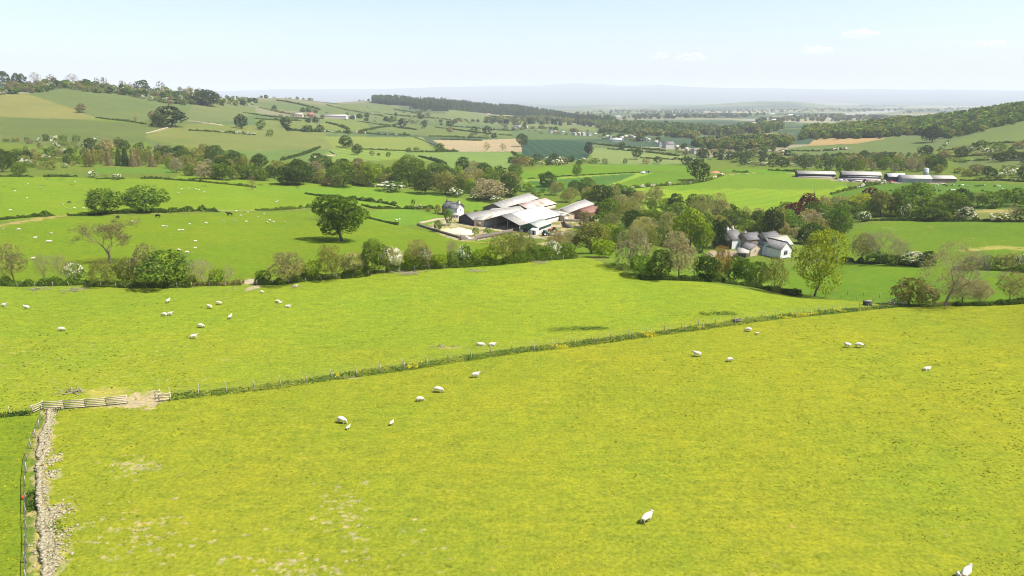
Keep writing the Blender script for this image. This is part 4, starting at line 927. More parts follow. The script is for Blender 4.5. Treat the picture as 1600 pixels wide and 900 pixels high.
R_PALE = simple('pale_sheet_roof', (.46,.45,.42), .1, .5, .7)
R_PINK = simple('rust_stained_roof', None, scale=.22, stops=[(.3,(.50,.42,.38)),(.55,(.46,.36,.31)),(.64,(.42,.14,.06)),(.78,(.46,.20,.10)),(.85,(.5,.42,.38))], rough=.8); R_RUST = simple('rusted_iron_roof', None, scale=.7, stops=[(.2,(.14,.07,.05)),(.6,(.22,.12,.085)),(.85,(.30,.19,.15))], rough=.9)
R_GREY = simple('ribbed_grey_roof', None, scale=.8, stops=[(.2,(.26,.29,.24)),(.8,(.40,.42,.37))], rough=.7); R_TILE = simple('red_tile_roof', (.28,.12,.07), .25, 1.5, .9)
DARK = simple('dark_interior', (.02,.02,.022), .2, 1, .9); GLASS = simple('window_glass', (.03,.035,.045), .1, 1, .12, spec=.6); FRAME = simple('white_joinery', (.75,.75,.73), .05, 1, .6); WOOD = simple('pale_weathered_wood', (.36,.31,.22), .25, 3, .9); OLDWOOD = simple('grey_wood', (.20,.17,.13), .3, 3, .95); DOORM = simple('painted_door', (.60,.60,.57), .08, 1.5, .7)  # dark interior: near-black slabs paint the shade inside open doorways
POTM = simple('clay_pot', (.34,.17,.10), .15, 4, .9); STEEL = simple('galvanised_steel', (.30,.31,.32), .1, 1.5, .55, metal=.2, spec=.5); SKYL = simple('rooflight_sheet', (.30,.32,.33), .1, 1, .4)
class Bld:
    """a gabled building; local x runs along the front from p0 to p1, y away from the camera, z up from the front's foot"""
    def __init__(s, name, p0, p1, depth, eave, ridge, wall, roof, along='u', label=None, cat='building', group=None, over=.25, openf=False, mono=False, sink=2.5, loc=None, foot=0.0):
        a, b = (at(*p0), at(*p1)) if loc is None else loc
        d = b-a; s.L = math.hypot(d.x, d.y); s.D = depth; s.e = eave; s.r = ridge; s.along = along; s.openf = openf; s.mono = mono
        ang = math.atan2(d.y, d.x); base = Vector((a.x, a.y, (a.z+b.z)/2 + foot)); s.root = empty(name, base, ang); tag(s.root, label, cat, group)
        L, D, e, r, z0 = s.L, depth, eave, ridge, -sink; wl = MB()
        if along == 'u':
            c = [(0,0),(D,0)]; mid = D if mono else D/2
            prof = [(0,z0),(D,z0),(D,e if not mono else r),(mid,r),(0,e)] if not mono else [(0,z0),(D,z0),(D,r),(0,e)]
            V = [(0,y,z) for y,z in prof]+[(L,y,z) for y,z in prof]
        else:
            prof = [(0,z0),(L,z0),(L,e),(L/2,r),(0,e)]; V = [(x,0,z) for x,z in prof]+[(x,D,z) for x,z in prof]
        n = len(prof)
        if not openf:
            me = bpy.data.meshes.new('wall'); fs = [tuple(range(n))[::-1], tuple(range(n,2*n))]+[(k,(k+1)%n,(k+1)%n+n,k+n) for k in range(n)]
            me.from_pydata(V, [], fs); me.materials.append(wall); me.update(); bm = bmesh.new(); bm.from_mesh(me); bmesh.ops.recalc_face_normals(bm, faces=bm.faces); bm.to_mesh(me); bm.free(); s.wall = obj('wall', me, s.root)
        else:
            w = MB(); t = .22
            if along == 'n':
                w.box(0,t,0,D,z0,e); w.box(L-t,L,0,D,z0,e); w.box(t,L-t,D-t,D,z0,e)
                w.hexa([(t,D-t,e),(L-t,D-t,e),(L-t,D,e),(t,D,e),(L/2-.1,D-t,r-.05),(L/2+.1,D-t,r-.05),(L/2+.1,D,r-.05),(L/2-.1,D,r-.05)])
            else:
                w.box(0,t,0,D,z0,e); w.box(L-t,L,0,D,z0,e); w.box(t,L-t,D-t,D,z0,e)
                for x in (0,L-t): w.hexa([(x,0,e),(x+t,0,e),(x+t,D,e),(x,D,e),(x,D/2-.1,r-.05),(x+t,D/2-.1,r-.05),(x+t,D/2+.1,r-.05),(x,D/2+.1,r-.05)])
            s.wall = w.build('wall', [wall], s.root)
            m = max(2, int(L/5.5))
            for k in range(1, m):
                x = L*k/m; h = e if along == 'u' else e+(r-e)*(1-abs(2*x/L-1))
                p = MB(); p.box(x-.14,x+.14,.02,.3,z0,h-.05); p.build('post', [OLDWOOD], s.root)
        rf = MB(); t = .16; o = over
        if along == 'u' and not mono:
            sl = (r-e)/(D/2)
            rf.hexa([(-o,-o,e-sl*o+.02),(L+o,-o,e-sl*o+.02),(L+o,D/2,r+.02),(-o,D/2,r+.02)]+[(-o,-o,e-sl*o+t),(L+o,-o,e-sl*o+t),(L+o,D/2,r+t),(-o,D/2,r+t)])
            rf.hexa([(-o,D/2+.003,r+.02),(L+o,D/2+.003,r+.02),(L+o,D+o,e-sl*o+.02),(-o,D+o,e-sl*o+.02)]+[(-o,D/2+.003,r+t),(L+o,D/2+.003,r+t),(L+o,D+o,e-sl*o+t),(-o,D+o,e-sl*o+t)])
            rf.box(-o-.03,L+o+.03,D/2-.16,D/2+.16,r+t-.05,r+t+.08)
        elif along == 'u':
            sl = (r-e)/D; rf.hexa([(-o,-o,e-sl*o+.02),(L+o,-o,e-sl*o+.02),(L+o,D+o,r+sl*o+.02),(-o,D+o,r+sl*o+.02)]+[(-o,-o,e-sl*o+t),(L+o,-o,e-sl*o+t),(L+o,D+o,r+sl*o+t),(-o,D+o,r+sl*o+t)])
        else:
            sl = (r-e)/(L/2)
            rf.hexa([(-o,-o,e-sl*o+.02),(L/2,-o,r+.02),(L/2,D+o,r+.02),(-o,D+o,e-sl*o+.02)]+[(-o,-o,e-sl*o+t),(L/2,-o,r+t),(L/2,D+o,r+t),(-o,D+o,e-sl*o+t)])
            rf.hexa([(L/2+.003,-o,r+.02),(L+o,-o,e-sl*o+.02),(L+o,D+o,e-sl*o+.02),(L/2+.003,D+o,r+.02)]+[(L/2+.003,-o,r+t),(L+o,-o,e-sl*o+t),(L+o,D+o,e-sl*o+t),(L/2+.003,D+o,r+t)])
            rf.box(L/2-.16,L/2+.16,-o-.03,D+o+.03,r+t-.05,r+t+.08)
        s.roof = rf.build('roof', [roof], s.root); s.t = t
    def roof_z(s, x, y):
        if s.along == 'u': return s.e+(s.r-s.e)*((y/s.D) if s.mono else (1-abs(2*y/s.D-1)))
        return s.e+(s.r-s.e)*(1-abs(2*x/s.L-1))
    def chimney(s, x, y, w=.5, h=1.3, mat=None, pots=2):
        z = s.roof_z(x,y); c = MB(); c.box(x-w/2,x+w/2,y-w*.65,y+w*.65,z-.6,z+h); c.box(x-w/2-.06,x+w/2+.06,y-w*.65-.06,y+w*.65+.06,z+h,z+h+.12); o = c.build('chimney', [mat or W_STONE], s.roof)
        for k in range(pots): p = MB(); yy = y+(k-(pots-1)/2)*.4; p.tube([(x,yy,z+h+.12),(x,yy,z+h+.5)], [.13,.11], 8); p.build('chimney_pot', [POTM], s.roof)
        return s
    def side(s, face):                                      # maps (along, height, proud) onto a wall
        return {'f':lambda a,z,p:(a,-p,z),'b':lambda a,z,p:(a,s.D+p,z),'l':lambda a,z,p:(-p,a,z),'r':lambda a,z,p:(s.L+p,a,z)}[face]
    def window(s, face, a, z, w=.9, h=1.1, name='window', frame=None, glass=None, panes=2):
        f = s.side(face); q = lambda a0,a1,z0,z1,p0,p1: [f(a0,z0,p0),f(a1,z0,p0),f(a1,z0,p1),f(a0,z0,p1),f(a0,z1,p0),f(a1,z1,p0),f(a1,z1,p1),f(a0,z1,p1)]
        m = MB(); b = .09
        for r_ in [(a-w/2,a+w/2,z,z+b),(a-w/2,a+w/2,z+h-b,z+h),(a-w/2,a-w/2+b,z+b,z+h-b),(a+w/2-b,a+w/2,z+b,z+h-b)]+([(a-.03,a+.03,z+b,z+h-b)] if panes > 1 else []): m.hexa(q(*r_,-.04,.06))
        o = m.build(name, [frame or FRAME], s.root)
        g = MB(); g.hexa(q(a-w/2+.02,a+w/2-.02,z+.02,z+h-.02,-.03,.025)); g.build('pane', [glass or GLASS], o); return s
    def door(s, face, a, w=1.0, h=2.0, mat=None, name='door', z=0.0, handle=True):
        f = s.side(face); q = lambda a0,a1,z0,z1,p0,p1: [f(a0,z0,p0),f(a1,z0,p0),f(a1,z0,p1),f(a0,z0,p1),f(a0,z1,p0),f(a1,z1,p0),f(a1,z1,p1),f(a0,z1,p1)]
        m = MB(); m.hexa(q(a-w/2,a+w/2,z,z+h,-.03,.05)); o = m.build(name, [mat or DOORM], s.root)
        if handle: m = MB(); m.hexa(q(a+w/2-.22,a+w/2-.14,z+h*.48,z+h*.52,.05,.10)); m.build('handle', [STEEL], o)
        return s
    def panel(s, face, a0, a1, z0, z1, mat, name, proud=.04, parent=None):
        f = s.side(face); m = MB(); m.hexa([f(a0,z0,-.03),f(a1,z0,-.03),f(a1,z0,proud),f(a0,z0,proud),f(a0,z1,-.03),f(a1,z1,-.03),f(a1,z1,proud),f(a0,z1,proud)]); m.build(name, [mat], parent or s.root); return s
    def gable(s, mat, z0, face='f', name='cladding', proud=.05):
        """boarding that fills a front gable from z0 to the roof"""
        L, e, r = s.L, s.e, s.r; y0, y1 = (-proud,-.002) if face == 'f' else (s.D+.002, s.D+proud); V = [(0,z0),(L,z0),(L,e-.02),(L/2,r-.02),(0,e-.02)]
        me = bpy.data.meshes.new(name); n = 5; me.from_pydata([(x,y0,z) for x,z in V]+[(x,y1,z) for x,z in V], [], [(0,1,2,3,4),(9,8,7,6,5)]+[(k,k+n,(k+1)%n+n,(k+1)%n) for k in range(n)]); me.materials.append(mat); me.update(); obj(name, me, s.root); return s
    def rooflights(s, n, v=.5, side=0, w=.9, l=1.4):
        """clear sheets let into a roof slope"""
        for k in range(n):
            m = MB()
            if s.along == 'n':
                y = s.D*(k+.7)/(n+.4); x0 = s.L/2+(s.L/2)*(v-.06); x1 = s.L/2+(s.L/2)*(v+.06)
                z = lambda x: s.roof_z(x,0)+s.t+.012
                m.hexa([(x0,y-w/2,z(x0)-.03),(x1,y-w/2,z(x1)-.03),(x1,y+w/2,z(x1)-.03),(x0,y+w/2,z(x0)-.03),(x0,y-w/2,z(x0)),(x1,y-w/2,z(x1)),(x1,y+w/2,z(x1)),(x0,y+w/2,z(x0))])
            else:
                x = s.L*(k+.7)/(n+.4); y0 = s.D/2*(v-.12); y1 = s.D/2*(v+.12); z = lambda y: s.roof_z(0,y)+s.t+.012
                m.hexa([(x-w/2,y0,z(y0)-.03),(x+w/2,y0,z(y0)-.03),(x+w/2,y1,z(y1)-.03),(x-w/2,y1,z(y1)-.03),(x-w/2,y0,z(y0)),(x+w/2,y0,z(y0)),(x+w/2,y1,z(y1)),(x-w/2,y1,z(y1))])
            m.build('rooflight', [SKYL], s.roof)
        return s
    def ribs(s, n, mat):
        m = MB()
        for k in range(n):
            if s.along == 'n':
                y = s.D*(k+.5)/n
                for x0, x1 in ((0,s.L/2-.2),(s.L/2+.2,s.L)): m.tube([(x0,y,s.roof_z(x0,0)+s.t+.02),(x1,y,s.roof_z(x1,0)+s.t+.02)], .05, 4)
            else:
                x = s.L*(k+.5)/n; m.tube([(x,0,s.roof_z(x,0)+s.t+.02),(x,s.D/2-.2,s.roof_z(x,s.D/2-.2)+s.t+.02)], .05, 4)
        m.build('rib', [mat], s.roof); return s
# --- the red-brown farmhouse with a white wing
b = Bld('farmhouse', (691,335.5), (712,338), 7.5, 4.1, 6.4, W_RED, R_SLATE, 'u', 'red-brown stone farmhouse with slate roof and a lean-to porch')
b.chimney(.7,3.75,.7,1.2,W_RED).chimney(b.L-.6,3.75,.7,1.2,W_RED)
for a in (1.6,4.6): b.window('f',a,2.6,.9,1.2); b.window('f',a,.5,.9,1.2)
b.window('l',3.2,2.4,.9,1.2)
b = Bld('farmhouse_wing', (714.5,339.2), (725,337.4), 7, 4.0, 6.1, W_WHITE, R_SLATE, 'n', 'white gabled wing at the end of the red-brown farmhouse', 'house')
b.chimney(b.L/2,.8,.6,1.2,W_WHITE,1).window('f',b.L/2,2.9,.8,1.0).window('r',3,2.4,.8,1.1).window('r',5.6,2.4,.8,1.1)
b = Bld('porch', (707,340.6), (716.5,341), 2.2, 1.5, 2.1, W_WHITE, R_STONE, 'u', 'low white porch with a row of windows before the red-brown farmhouse', 'porch', mono=True)
for k in range(2): b.window('f',.9+k*1.4,.4,.9,.85)
# --- the big farm barns
b = Bld('barn', (757,354), (811.5,361.5), 33, 2.9, 6.2, W_BLOCK, R_FIBRE, 'n', 'wide open-fronted barn with a white sheeted roof slope', openf=True, over=.5)
mw = MB(); z_ = lambda x: b.roof_z(x,0)+b.t+.014
for x0,x1 in ((b.L/2+.25,b.L+.45),): mw.hexa([(x0,7,z_(x0)-.03),(x1,7,b.e-.02*12+b.t-.06),(x1,33.5,b.e-.02*12+b.t-.06),(x0,33.5,z_(x0)-.03),(x0,7,z_(x0)+.02),(x1,7,z_(b.L)+.02-(b.r-b.e)/(b.L/2)*.45),(x1,33.5,z_(b.L)+.02-(b.r-b.e)/(b.L/2)*.45),(x0,33.5,z_(x0)+.02)])
mw.build('white_sheeting', [R_WHITE], b.roof); b.t += .03; b.rooflights(6,.42)
for k in range(3): m = MB(); m.tube([(2+k*(b.L-8)/2,1.2,.9),(6+k*(b.L-8)/2,1.2,.9)], .06, 5); m.tube([(2+k*(b.L-8)/2,1.2,.5),(6+k*(b.L-8)/2,1.2,.5)], .06, 5); m.tube([(2+k*(b.L-8)/2,1.2,-.6),(2+k*(b.L-8)/2,1.2,1.1)],.07,5); m.build('feed_barrier', [STEEL], b.root)
b = Bld('barn', (717,347.5), (739.5,352.5), 34, 2.6, 4.9, W_DARKT, R_FIBRE, 'n', 'long low dark-gabled barn joined to the open-fronted barn', over=.4)
b.panel('r',1,12,.2,2.2,W_SAND,'stone_panel'); b.ribs(9,R_FIBRE)
b = Bld('shed', (740.5,353.6), (756,354.4), 30, 3.0, 3.9, W_SAND, R_FIBRE, 'u', 'sandstone link shed between the dark-gabled and open-fronted barns', mono=True, over=.15)
b.door('f',b.L/2,2.2,2.1,OLDWOOD)
b = Bld('shed', (813,362.6), (841,365.5), 13, 2.7, 4.4, W_BLOCK, R_GREY, 'n', 'green-clad shed with a ribbed grey roof and concrete block base', over=.3)
b.gable(W_GREEN,1.2).panel('r',.05,12.9,1.5,2.55,W_GREEN,'cladding').door('f',b.L*.3,2.4,2.2,DARK,'doorway_shade',-.3,False).door('f',b.L*.72,1.4,2.3,DOORM,z=-.2).ribs(11,R_GREY).door('r',4,1.2,1.4,DOORM,handle=False)
b = Bld('lean_to', (829,366.4), (838,367.2), 2.6, 2.0, 2.5, W_WHITE, R_WHITE, 'u', 'little white lean-to on the front of the green-clad shed', 'shed', mono=True)
b.door('f',b.L/2,.9,1.7,DARK,'doorway_shade',0,False)
b = Bld('barn', (786.5,331.5), (841,324.5), 12, 3.6, 6.0, W_TIMBER, R_FIBRE, 'u', 'timber-boarded back barn with a pale roof, nearest the belt', over=.4)
for k in range(3): b.door('f',b.L*(.14+.2*k),4.2,3.0,DARK,'doorway_shade',-.2,False)
b.rooflights(6,.55)
b = Bld('barn', (826,335), (868,329.5), 13, 3.3, 5.4, W_GREEN, R_PINK, 'u', 'barn with a pinkish roof stained by a red rust patch', over=.4)
b.panel('f',b.L*.3,b.L-.1,.0,2.7,W_SAND,'stone_panel')
b = Bld('byre', (856,340.5), (881,345.5), 7, 2.5, 3.6, W_SAND, R_STONE, 'u', 'old stone byre with a patchy roof beyond the white sheeting')
for k in range(4): b.door('f',b.L*(.14+.24*k),1.1,1.9,DARK if k%2 else DOORM,'doorway_shade' if k%2 else 'door',-.1,False)
b = Bld('cart_shed', (881,346.2), (889,345), 4, 2.6, 3.3, W_SAND, R_FIBRE, 'n', 'small stone outhouse at the end of the old byre', 'outhouse'); b.door('f',b.L/2,1.2,1.9,DOORM)
b = Bld('barn', (893,339.5), (928,333), 11, 3.4, 5.4, W_TIMBER, R_FIBRE, 'u', 'open-sided barn with a greyish roof right of the yard', openf=True, over=.3)
b = Bld('barn', (917,343.5), (938,339), 9, 3.2, 5.2, W_RED, R_RUST, 'u', 'small barn with a dark rusty iron roof right of the yard', over=.3)
b.door('f',2.4,3.4,2.6,DARK,'doorway_shade',-.2,False).panel('f',4.6,6.4,-.4,1.4,DOORM,'white_board')
# --- white cottages across the stream
b = Bld('cottage', (1143,389.5), (1160,388), 9, 3.9, 6.6, W_WHITE, R_SLATE, 'u', 'white cottage with a slate roof and white-capped chimneys')
b.chimney(.6,4.5,.6,1.3,W_WHITE).chimney(b.L*.62,6.4,.55,1.2,W_WHITE,1).window('f',b.L*.58,1.0,.7,1.0).window('f',b.L*.86,1.0,.7,1.0).panel('l',.1,8.9,0,3.7,W_DARKSTONE,'dark_facing')  # dark panel laid over the left wall
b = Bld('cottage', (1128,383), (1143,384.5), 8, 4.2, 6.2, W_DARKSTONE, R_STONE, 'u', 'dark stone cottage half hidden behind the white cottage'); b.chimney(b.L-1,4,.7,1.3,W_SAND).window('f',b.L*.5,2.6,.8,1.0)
b = Bld('lean_to', (1152,401.5), (1169,402.8), 4, 1.7, 2.6, W_SAND, R_STONE, 'u', 'low lean-to with a dark open front below the white cottage', 'shed', mono=True); b.door('f',b.L*.42,b.L*.7,1.5,DARK,'doorway_shade',.0,False)
b = Bld('barn_conversion', (1172,401), (1189,397.8), 4.6, 2.7, 4.5, W_SAND, R_SLATE, 'n', 'stone barn conversion with a sandy gable and one dark window', 'house'); b.window('f',b.L*.42,1.2,.6,1.5,panes=1).window('l',6,1.0,.9,1.1)
b = Bld('stone_house', (1167,391), (1190,388.5), 7, 4.0, 6.0, W_STONE, R_SLATE, 'u', 'long slate-roofed house behind the sandy stone gable', 'house'); b.chimney(b.L*.3,4.5,.7,1.2,W_SAND).window('f',b.L*.2,1.6,.9,1.1)
b = Bld('annexe', (1190,398.6), (1203.5,400.2), 7, 3.3, 5.4, W_BLUE, R_SLATE, 'n', 'annexe with a plain pale blue-grey gable end', 'house')
b = Bld('stone_house', (1198,391), (1220,388), 7, 4.2, 6.2, W_SAND, R_SLATE, 'u', 'slate-roofed house rising behind the blue-grey gable', 'house')
b = Bld('stone_house', (1203,399.5), (1237,397), 8, 3.9, 6.4, W_SAND, R_STONE, 'u', 'house with a pale stone-slate roof behind the white gable', 'house'); b.window('f',2.5,1.2,.9,1.1)
b = Bld('white_house', (1219,405), (1235.5,402.5), 11, 3.6, 6.2, W_WHITE, R_SLATE, 'n', 'white gabled house with a big dark window facing the stream', 'house'); b.window('f',b.L*.46,1.3,2.0,1.9).panel('f',b.L*.2,b.L*.8,-.5,.25,DARK,'plinth')
# --- cattle sheds on the far bank
G_ = None
b = Bld('cattle_shed', (1247,277.2), (1305,278), 11, 2.9, 4.6, W_DARKT, R_FIBRE, 'u', 'long dark-walled cattle shed with a dull roof, first in the row', over=.5); b.panel('f',.1,b.L-.1,-.4,1.0,W_BLOCK,'block_base')
b = Bld('cattle_shed', (1316,280.5), (1376,282), 11, 4.0, 6.0, W_DARKT, R_FIBRE, 'u', 'taller cattle shed with an open strip under its brownish roof', over=.6); b.panel('f',b.L*.13,b.L-.1,2.0,3.0,SKYL,'open_strip').panel('f',.1,b.L-.1,-.5,1.3,W_BLOCK,'block_base')
b = Bld('cattle_shed', (1388,283), (1415,283.6), 12, 3.4, 5.4, W_DARKT, R_PALE, 'u', 'short dark cattle shed with a smooth pale roof beside the silo row', over=.4)
b = Bld('cattle_shed', (1409,285.2), (1456,286), 12, 3.0, 5.2, W_METAL, R_FIBRE, 'u', 'grey metal cattle shed with a pale brown roof', over=.3)
b = Bld('cattle_shed', (1456.6,285.6), (1494,285.6), 12, 3.0, 4.8, W_TIMBER, R_FIBRE, 'u', 'brown-boarded cattle shed at the end of the row', over=.3)
p = at(1468,283); k = 640/1067; o = empty('silo', Vector((p.x+4,p.y+26,zt(p.x+4,p.y+26)))); tag(o, 'round grey metal silo rising behind the cattle sheds', 'silo')
m = MB(); m.tube([(0,0,-1),(0,0,6.6)], 2.0, 20); m.build('tank', [STEEL], o, True); m = MB(); m.tube([(0,0,6.62),(0,0,7.0),(0,0,7.5)], [2.05,1.7,.3], 20); m.build('lid', [STEEL], o); m = MB()
for a in (-.3,.3): m.tube([(a,-2.1,0),(a,-2.1,6.6)], .04, 4)
for q in range(12): m.tube([(-.3,-2.1,.5*q+.3),(.3,-2.1,.5*q+.3)], .03, 4)
m.build('ladder', [STEEL], o)
# --- far buildings
def shed(px, py, w, hm, depth, wall, roof, name, label, cat, yaw=0, group=None, r=None):
    p = at(px, py); k = mpp(p); Lm = w*k; a = Vector((p.x-math.cos(yaw)*Lm/2, p.y-math.sin(yaw)*Lm/2, p.z)); c = Vector((p.x+math.cos(yaw)*Lm/2, p.y+math.sin(yaw)*Lm/2, p.z))
    return Bld(name, None, None, depth, hm, r or hm*1.55, wall, roof, 'u', label, cat, group, loc=(a,c), over=.3)
shed(523,184.5,36,4.5,18,W_BLOCK,R_FIBRE,'pale_shed','long pale-roofed shed of the far hillside farm','shed'); shed(548,185,13,4,14,W_METAL,R_FIBRE,'pale_shed','short pale-roofed shed beside the long far one','shed')
shed(466,183,13,5,9,W_SAND,R_STONE,'stone_house','pale far hillside farmhouse left of the white sheds','house').chimney(2,4.5,.9,1.5); shed(485,184,9,6,9,W_RED,R_TILE,'stone_house','reddish far hillside farmhouse left of the white sheds','house').chimney(2,4.5,.9,1.5)
shed(763,180.5,6,6,10,W_WHITE,R_TILE,'white_house','lone pinkish-white house on the ridge slope','house'); shed(850,191,9,5,9,W_SAND,R_FIBRE,'stone_house','lone house below the ridge forest','house')
shed(1047,232,15,7,12,W_PALE,R_SLATE,'village_house','large pale house with a dark roof at the village edge','house',.3).chimney(2,6,1,1.6)
shed(964,221.5,15,4,11,W_PALE,R_PALE,'village_hall','long low white building in the middle of the village','hall')
vg = [(806,200,7),(812,200.5,5),(820,200,6),(862,208,6),(868,209,5),(880,210,5),(896,211.5,7),(904,211.5,5),(913,212,6),(922,212.5,6),(930,213,5),(948,217,6),(955,218,5),(972,219,6),(978,217,6),(985,216.5,8),(992,219,5),(998,220,6),(1008,220,6),(1014,222,5),(1024,226,6),(1032,229,5),(1058,234,6),(1072,238,5),(1086,240,5)]
for q, (x, y, w_) in enumerate(vg):
    c = q%3; wl, rf, wd = [(W_PALE,R_SLATE,'pale village house with a grey roof'),(W_SAND,R_STONE,'sandstone village house with a pale roof'),(W_PALE,R_STONE,'pale village house with a stone roof')][c]
    shed(x, y, w_*.85, 4.6, 8, wl, rf, 'village_house', wd+' far across the valley', 'house', R.uniform(-.6,.6), wd.replace(' house',' houses')).window('f', 2.2, 2.8, 1.0, 1.3)
for x, y, w_ in [(1180,196,9),(1195,195,7),(1210,190,8),(1100,181,12),(1150,182,10),(1206,180,10),(1052,182,14),(965,184,9),(1235,181,8)]: shed(x, y, w_, 6, 14, W_PALE, R_PALE, 'far_building', 'pale far building out on the plain', 'building', 0, 'pale buildings on the far plain')
# ---------------------------------------------------------------- sheep and cattle
WOOL = simple('wool', (.50,.455,.365), .2, 9, .95, .3); FACE = simple('sheep_face', (.36,.30,.24), .12, 6, .9); FACE2 = simple('dark_sheep_face', (.10,.08,.065), .2, 6, .9)  # sheep face darkened, its shadowed side put into the colour
COWM = simple('cow_hide', None, scale=.9, stops=[(.50,(.015,.014,.014)),(.52,(.75,.74,.70))], rough=.8, detail=1); COWB = simple('black_hide', (.014,.013,.012), .3, 2, .7); COWW = simple('pale_hide', (.70,.66,.58), .1, 2, .85)
def beast(name, joints, edges, mats, split, sub=2):
    """one skinned surface over a skeleton; split(co) picks the material of a face"""
    me = bpy.data.meshes.new(name); me.from_pydata([j[0] for j in joints], edges, []); o = bpy.data.objects.new(name, me); COL.objects.link(o)
    sk = o.modifiers.new('s','SKIN'); sk.use_smooth_shade = True
    for v, j in zip(me.skin_vertices[0].data, joints): v.radius = j[1] if isinstance(j[1], tuple) else (j[1], j[1])
    me.skin_vertices[0].data[0].use_root = True
    ss = o.modifiers.new('d','SUBSURF'); ss.levels = ss.render_levels = sub
    dg = bpy.context.evaluated_depsgraph_get(); out = bpy.data.meshes.new_from_object(o.evaluated_get(dg)); bpy.data.objects.remove(o); out.name = name
    out.materials.clear()
    for m in mats: out.materials.append(m)
    for f in out.polygons: f.material_index = split(f.center); f.use_smooth = True
    return out
def sheep_mesh(pose, face):
    J = [((-.42,0,.60),.23),((-.18,0,.62),(.30,.28)),((.10,0,.61),(.31,.28)),((.36,0,.62),.23)]
    if pose == 'graze': J += [((.55,0,.52),.115),((.68,0,.34),.085),((.72,0,.20),.07),((.78,0,.09),.045)]; ear = (.66,.30)
    elif pose == 'lie': J += [((.52,0,.74),.12),((.60,0,.86),.095),((.72,0,.84),.07),((.81,0,.80),.045)]; ear = (.58,.92)
    else: J += [((.54,0,.78),.12),((.62,0,.93),.095),((.75,0,.90),.07),((.85,0,.85),.045)]; ear = (.60,.99)
    E = [(k,k+1) for k in range(7)]
    def add(co, r, par): J.append((co,r)); E.append((par,len(J)-1)); return len(J)-1
    for s in (-1,1):
        if pose == 'lie':
            a = add((.34,.17*s,.48),.08,3); a = add((.48,.20*s,.36),.05,a); add((.30,.22*s,.34),.04,a); a = add((-.40,.19*s,.48),.11,0); a = add((-.18,.24*s,.40),.07,a); add((-.38,.26*s,.35),.04,a)
        else:
            st = .07*s
            a = add((.36,.12*s,.42),.075,3); a = add((.37+st,.12*s,.24),.042,a); a = add((.38+st*1.3,.12*s,.06),.034,a); add((.41+st*1.3,.12*s,.0),.034,a)
            a = add((-.40,.13*s,.44),.10,0); a = add((-.47-st,.13*s,.26),.048,a); a = add((-.42-st*1.3,.13*s,.08),.034,a); add((-.39-st*1.3,.13*s,.0),.034,a)
        h = 5; a = add((ear[0],.10*s,ear[1]),.026,h); add((ear[0]-.03,.18*s,ear[1]-.03),.018,a)
    a = add((-.60,0,.60),.05,0); add((-.64,0,.40),.03,a)
    hx, hz = J[5][0][0], J[5][0][2]
    def split(c):
        if pose == 'graze': hd = c.z < .40 and c.x > .56
        else: hd = c.x > .58 and c.z > .7
        return 1 if hd or (c.z < .24 and pose != 'lie') else 0
    me = beast('sheep', J, E, [WOOL, face], split)
    if pose == 'lie':
        for v in me.vertices: v.co.z -= .34
    return me
SM = {(p,f): sheep_mesh(p, m) for p in ('graze','stand','lie') for f, m in (('w',FACE),('d',FACE2))}
def cow_mesh(hide, pose):
    J = [((-.75,0,1.10),.26),((-.35,0,1.08),(.32,.36)),((.10,0,1.05),(.34,.38)),((.55,0,1.12),.29)]
    J += [((.85,0,1.05),.18),((1.08,0,.72),.13),((1.18,0,.46),.12),((1.28,0,.24),.085)] if pose == 'graze' else ([((.86,0,1.25),.18),((1.08,0,1.40),.14),((1.25,0,1.34),.12),((1.42,0,1.24),.085)])
    E = [(k,k+1) for k in range(7)]
    def add(co, r, par): J.append((co,r)); E.append((par,len(J)-1)); return len(J)-1
    for s in (-1,1):
        st = .1*s
        a = add((.55,.18*s,.78),.13,3); a = add((.57+st,.18*s,.42),.075,a); a = add((.56+st*1.3,.18*s,.10),.055,a); add((.60+st*1.3,.18*s,.0),.06,a)
        a = add((-.70,.20*s,.80),.17,0); a = add((-.84-st,.20*s,.46),.085,a); a = add((-.74-st*1.3,.20*s,.12),.058,a); add((-.70-st*1.3,.20*s,.0),.06,a)
        x, y, z = J[5][0]; a = add((x-.02,.16*s,z+.06),.04,5); add((x-.06,.28*s,z+.05),.03,a)
    a = add((-1.02,0,1.12),.04,0); a = add((-1.10,0,.8),.03,a); add((-1.10,0,.45),.04,a)
    return beast('cow', J, E, [hide], lambda c: 0, 1)
CM = {(h,p): cow_mesh(m,p) for h, m in (('f',COWM),('b',COWB),('w',COWW)) for p in ('graze','stand')}
def animal(name, me, px, py, rz, s, label, cat, group=None, sink=0.0):
    p = at(px, py); p.z = zt(p.x,p.y)-sink; return tag(obj(name, me, None, p, rz, (s,s,s)), label, cat, group)
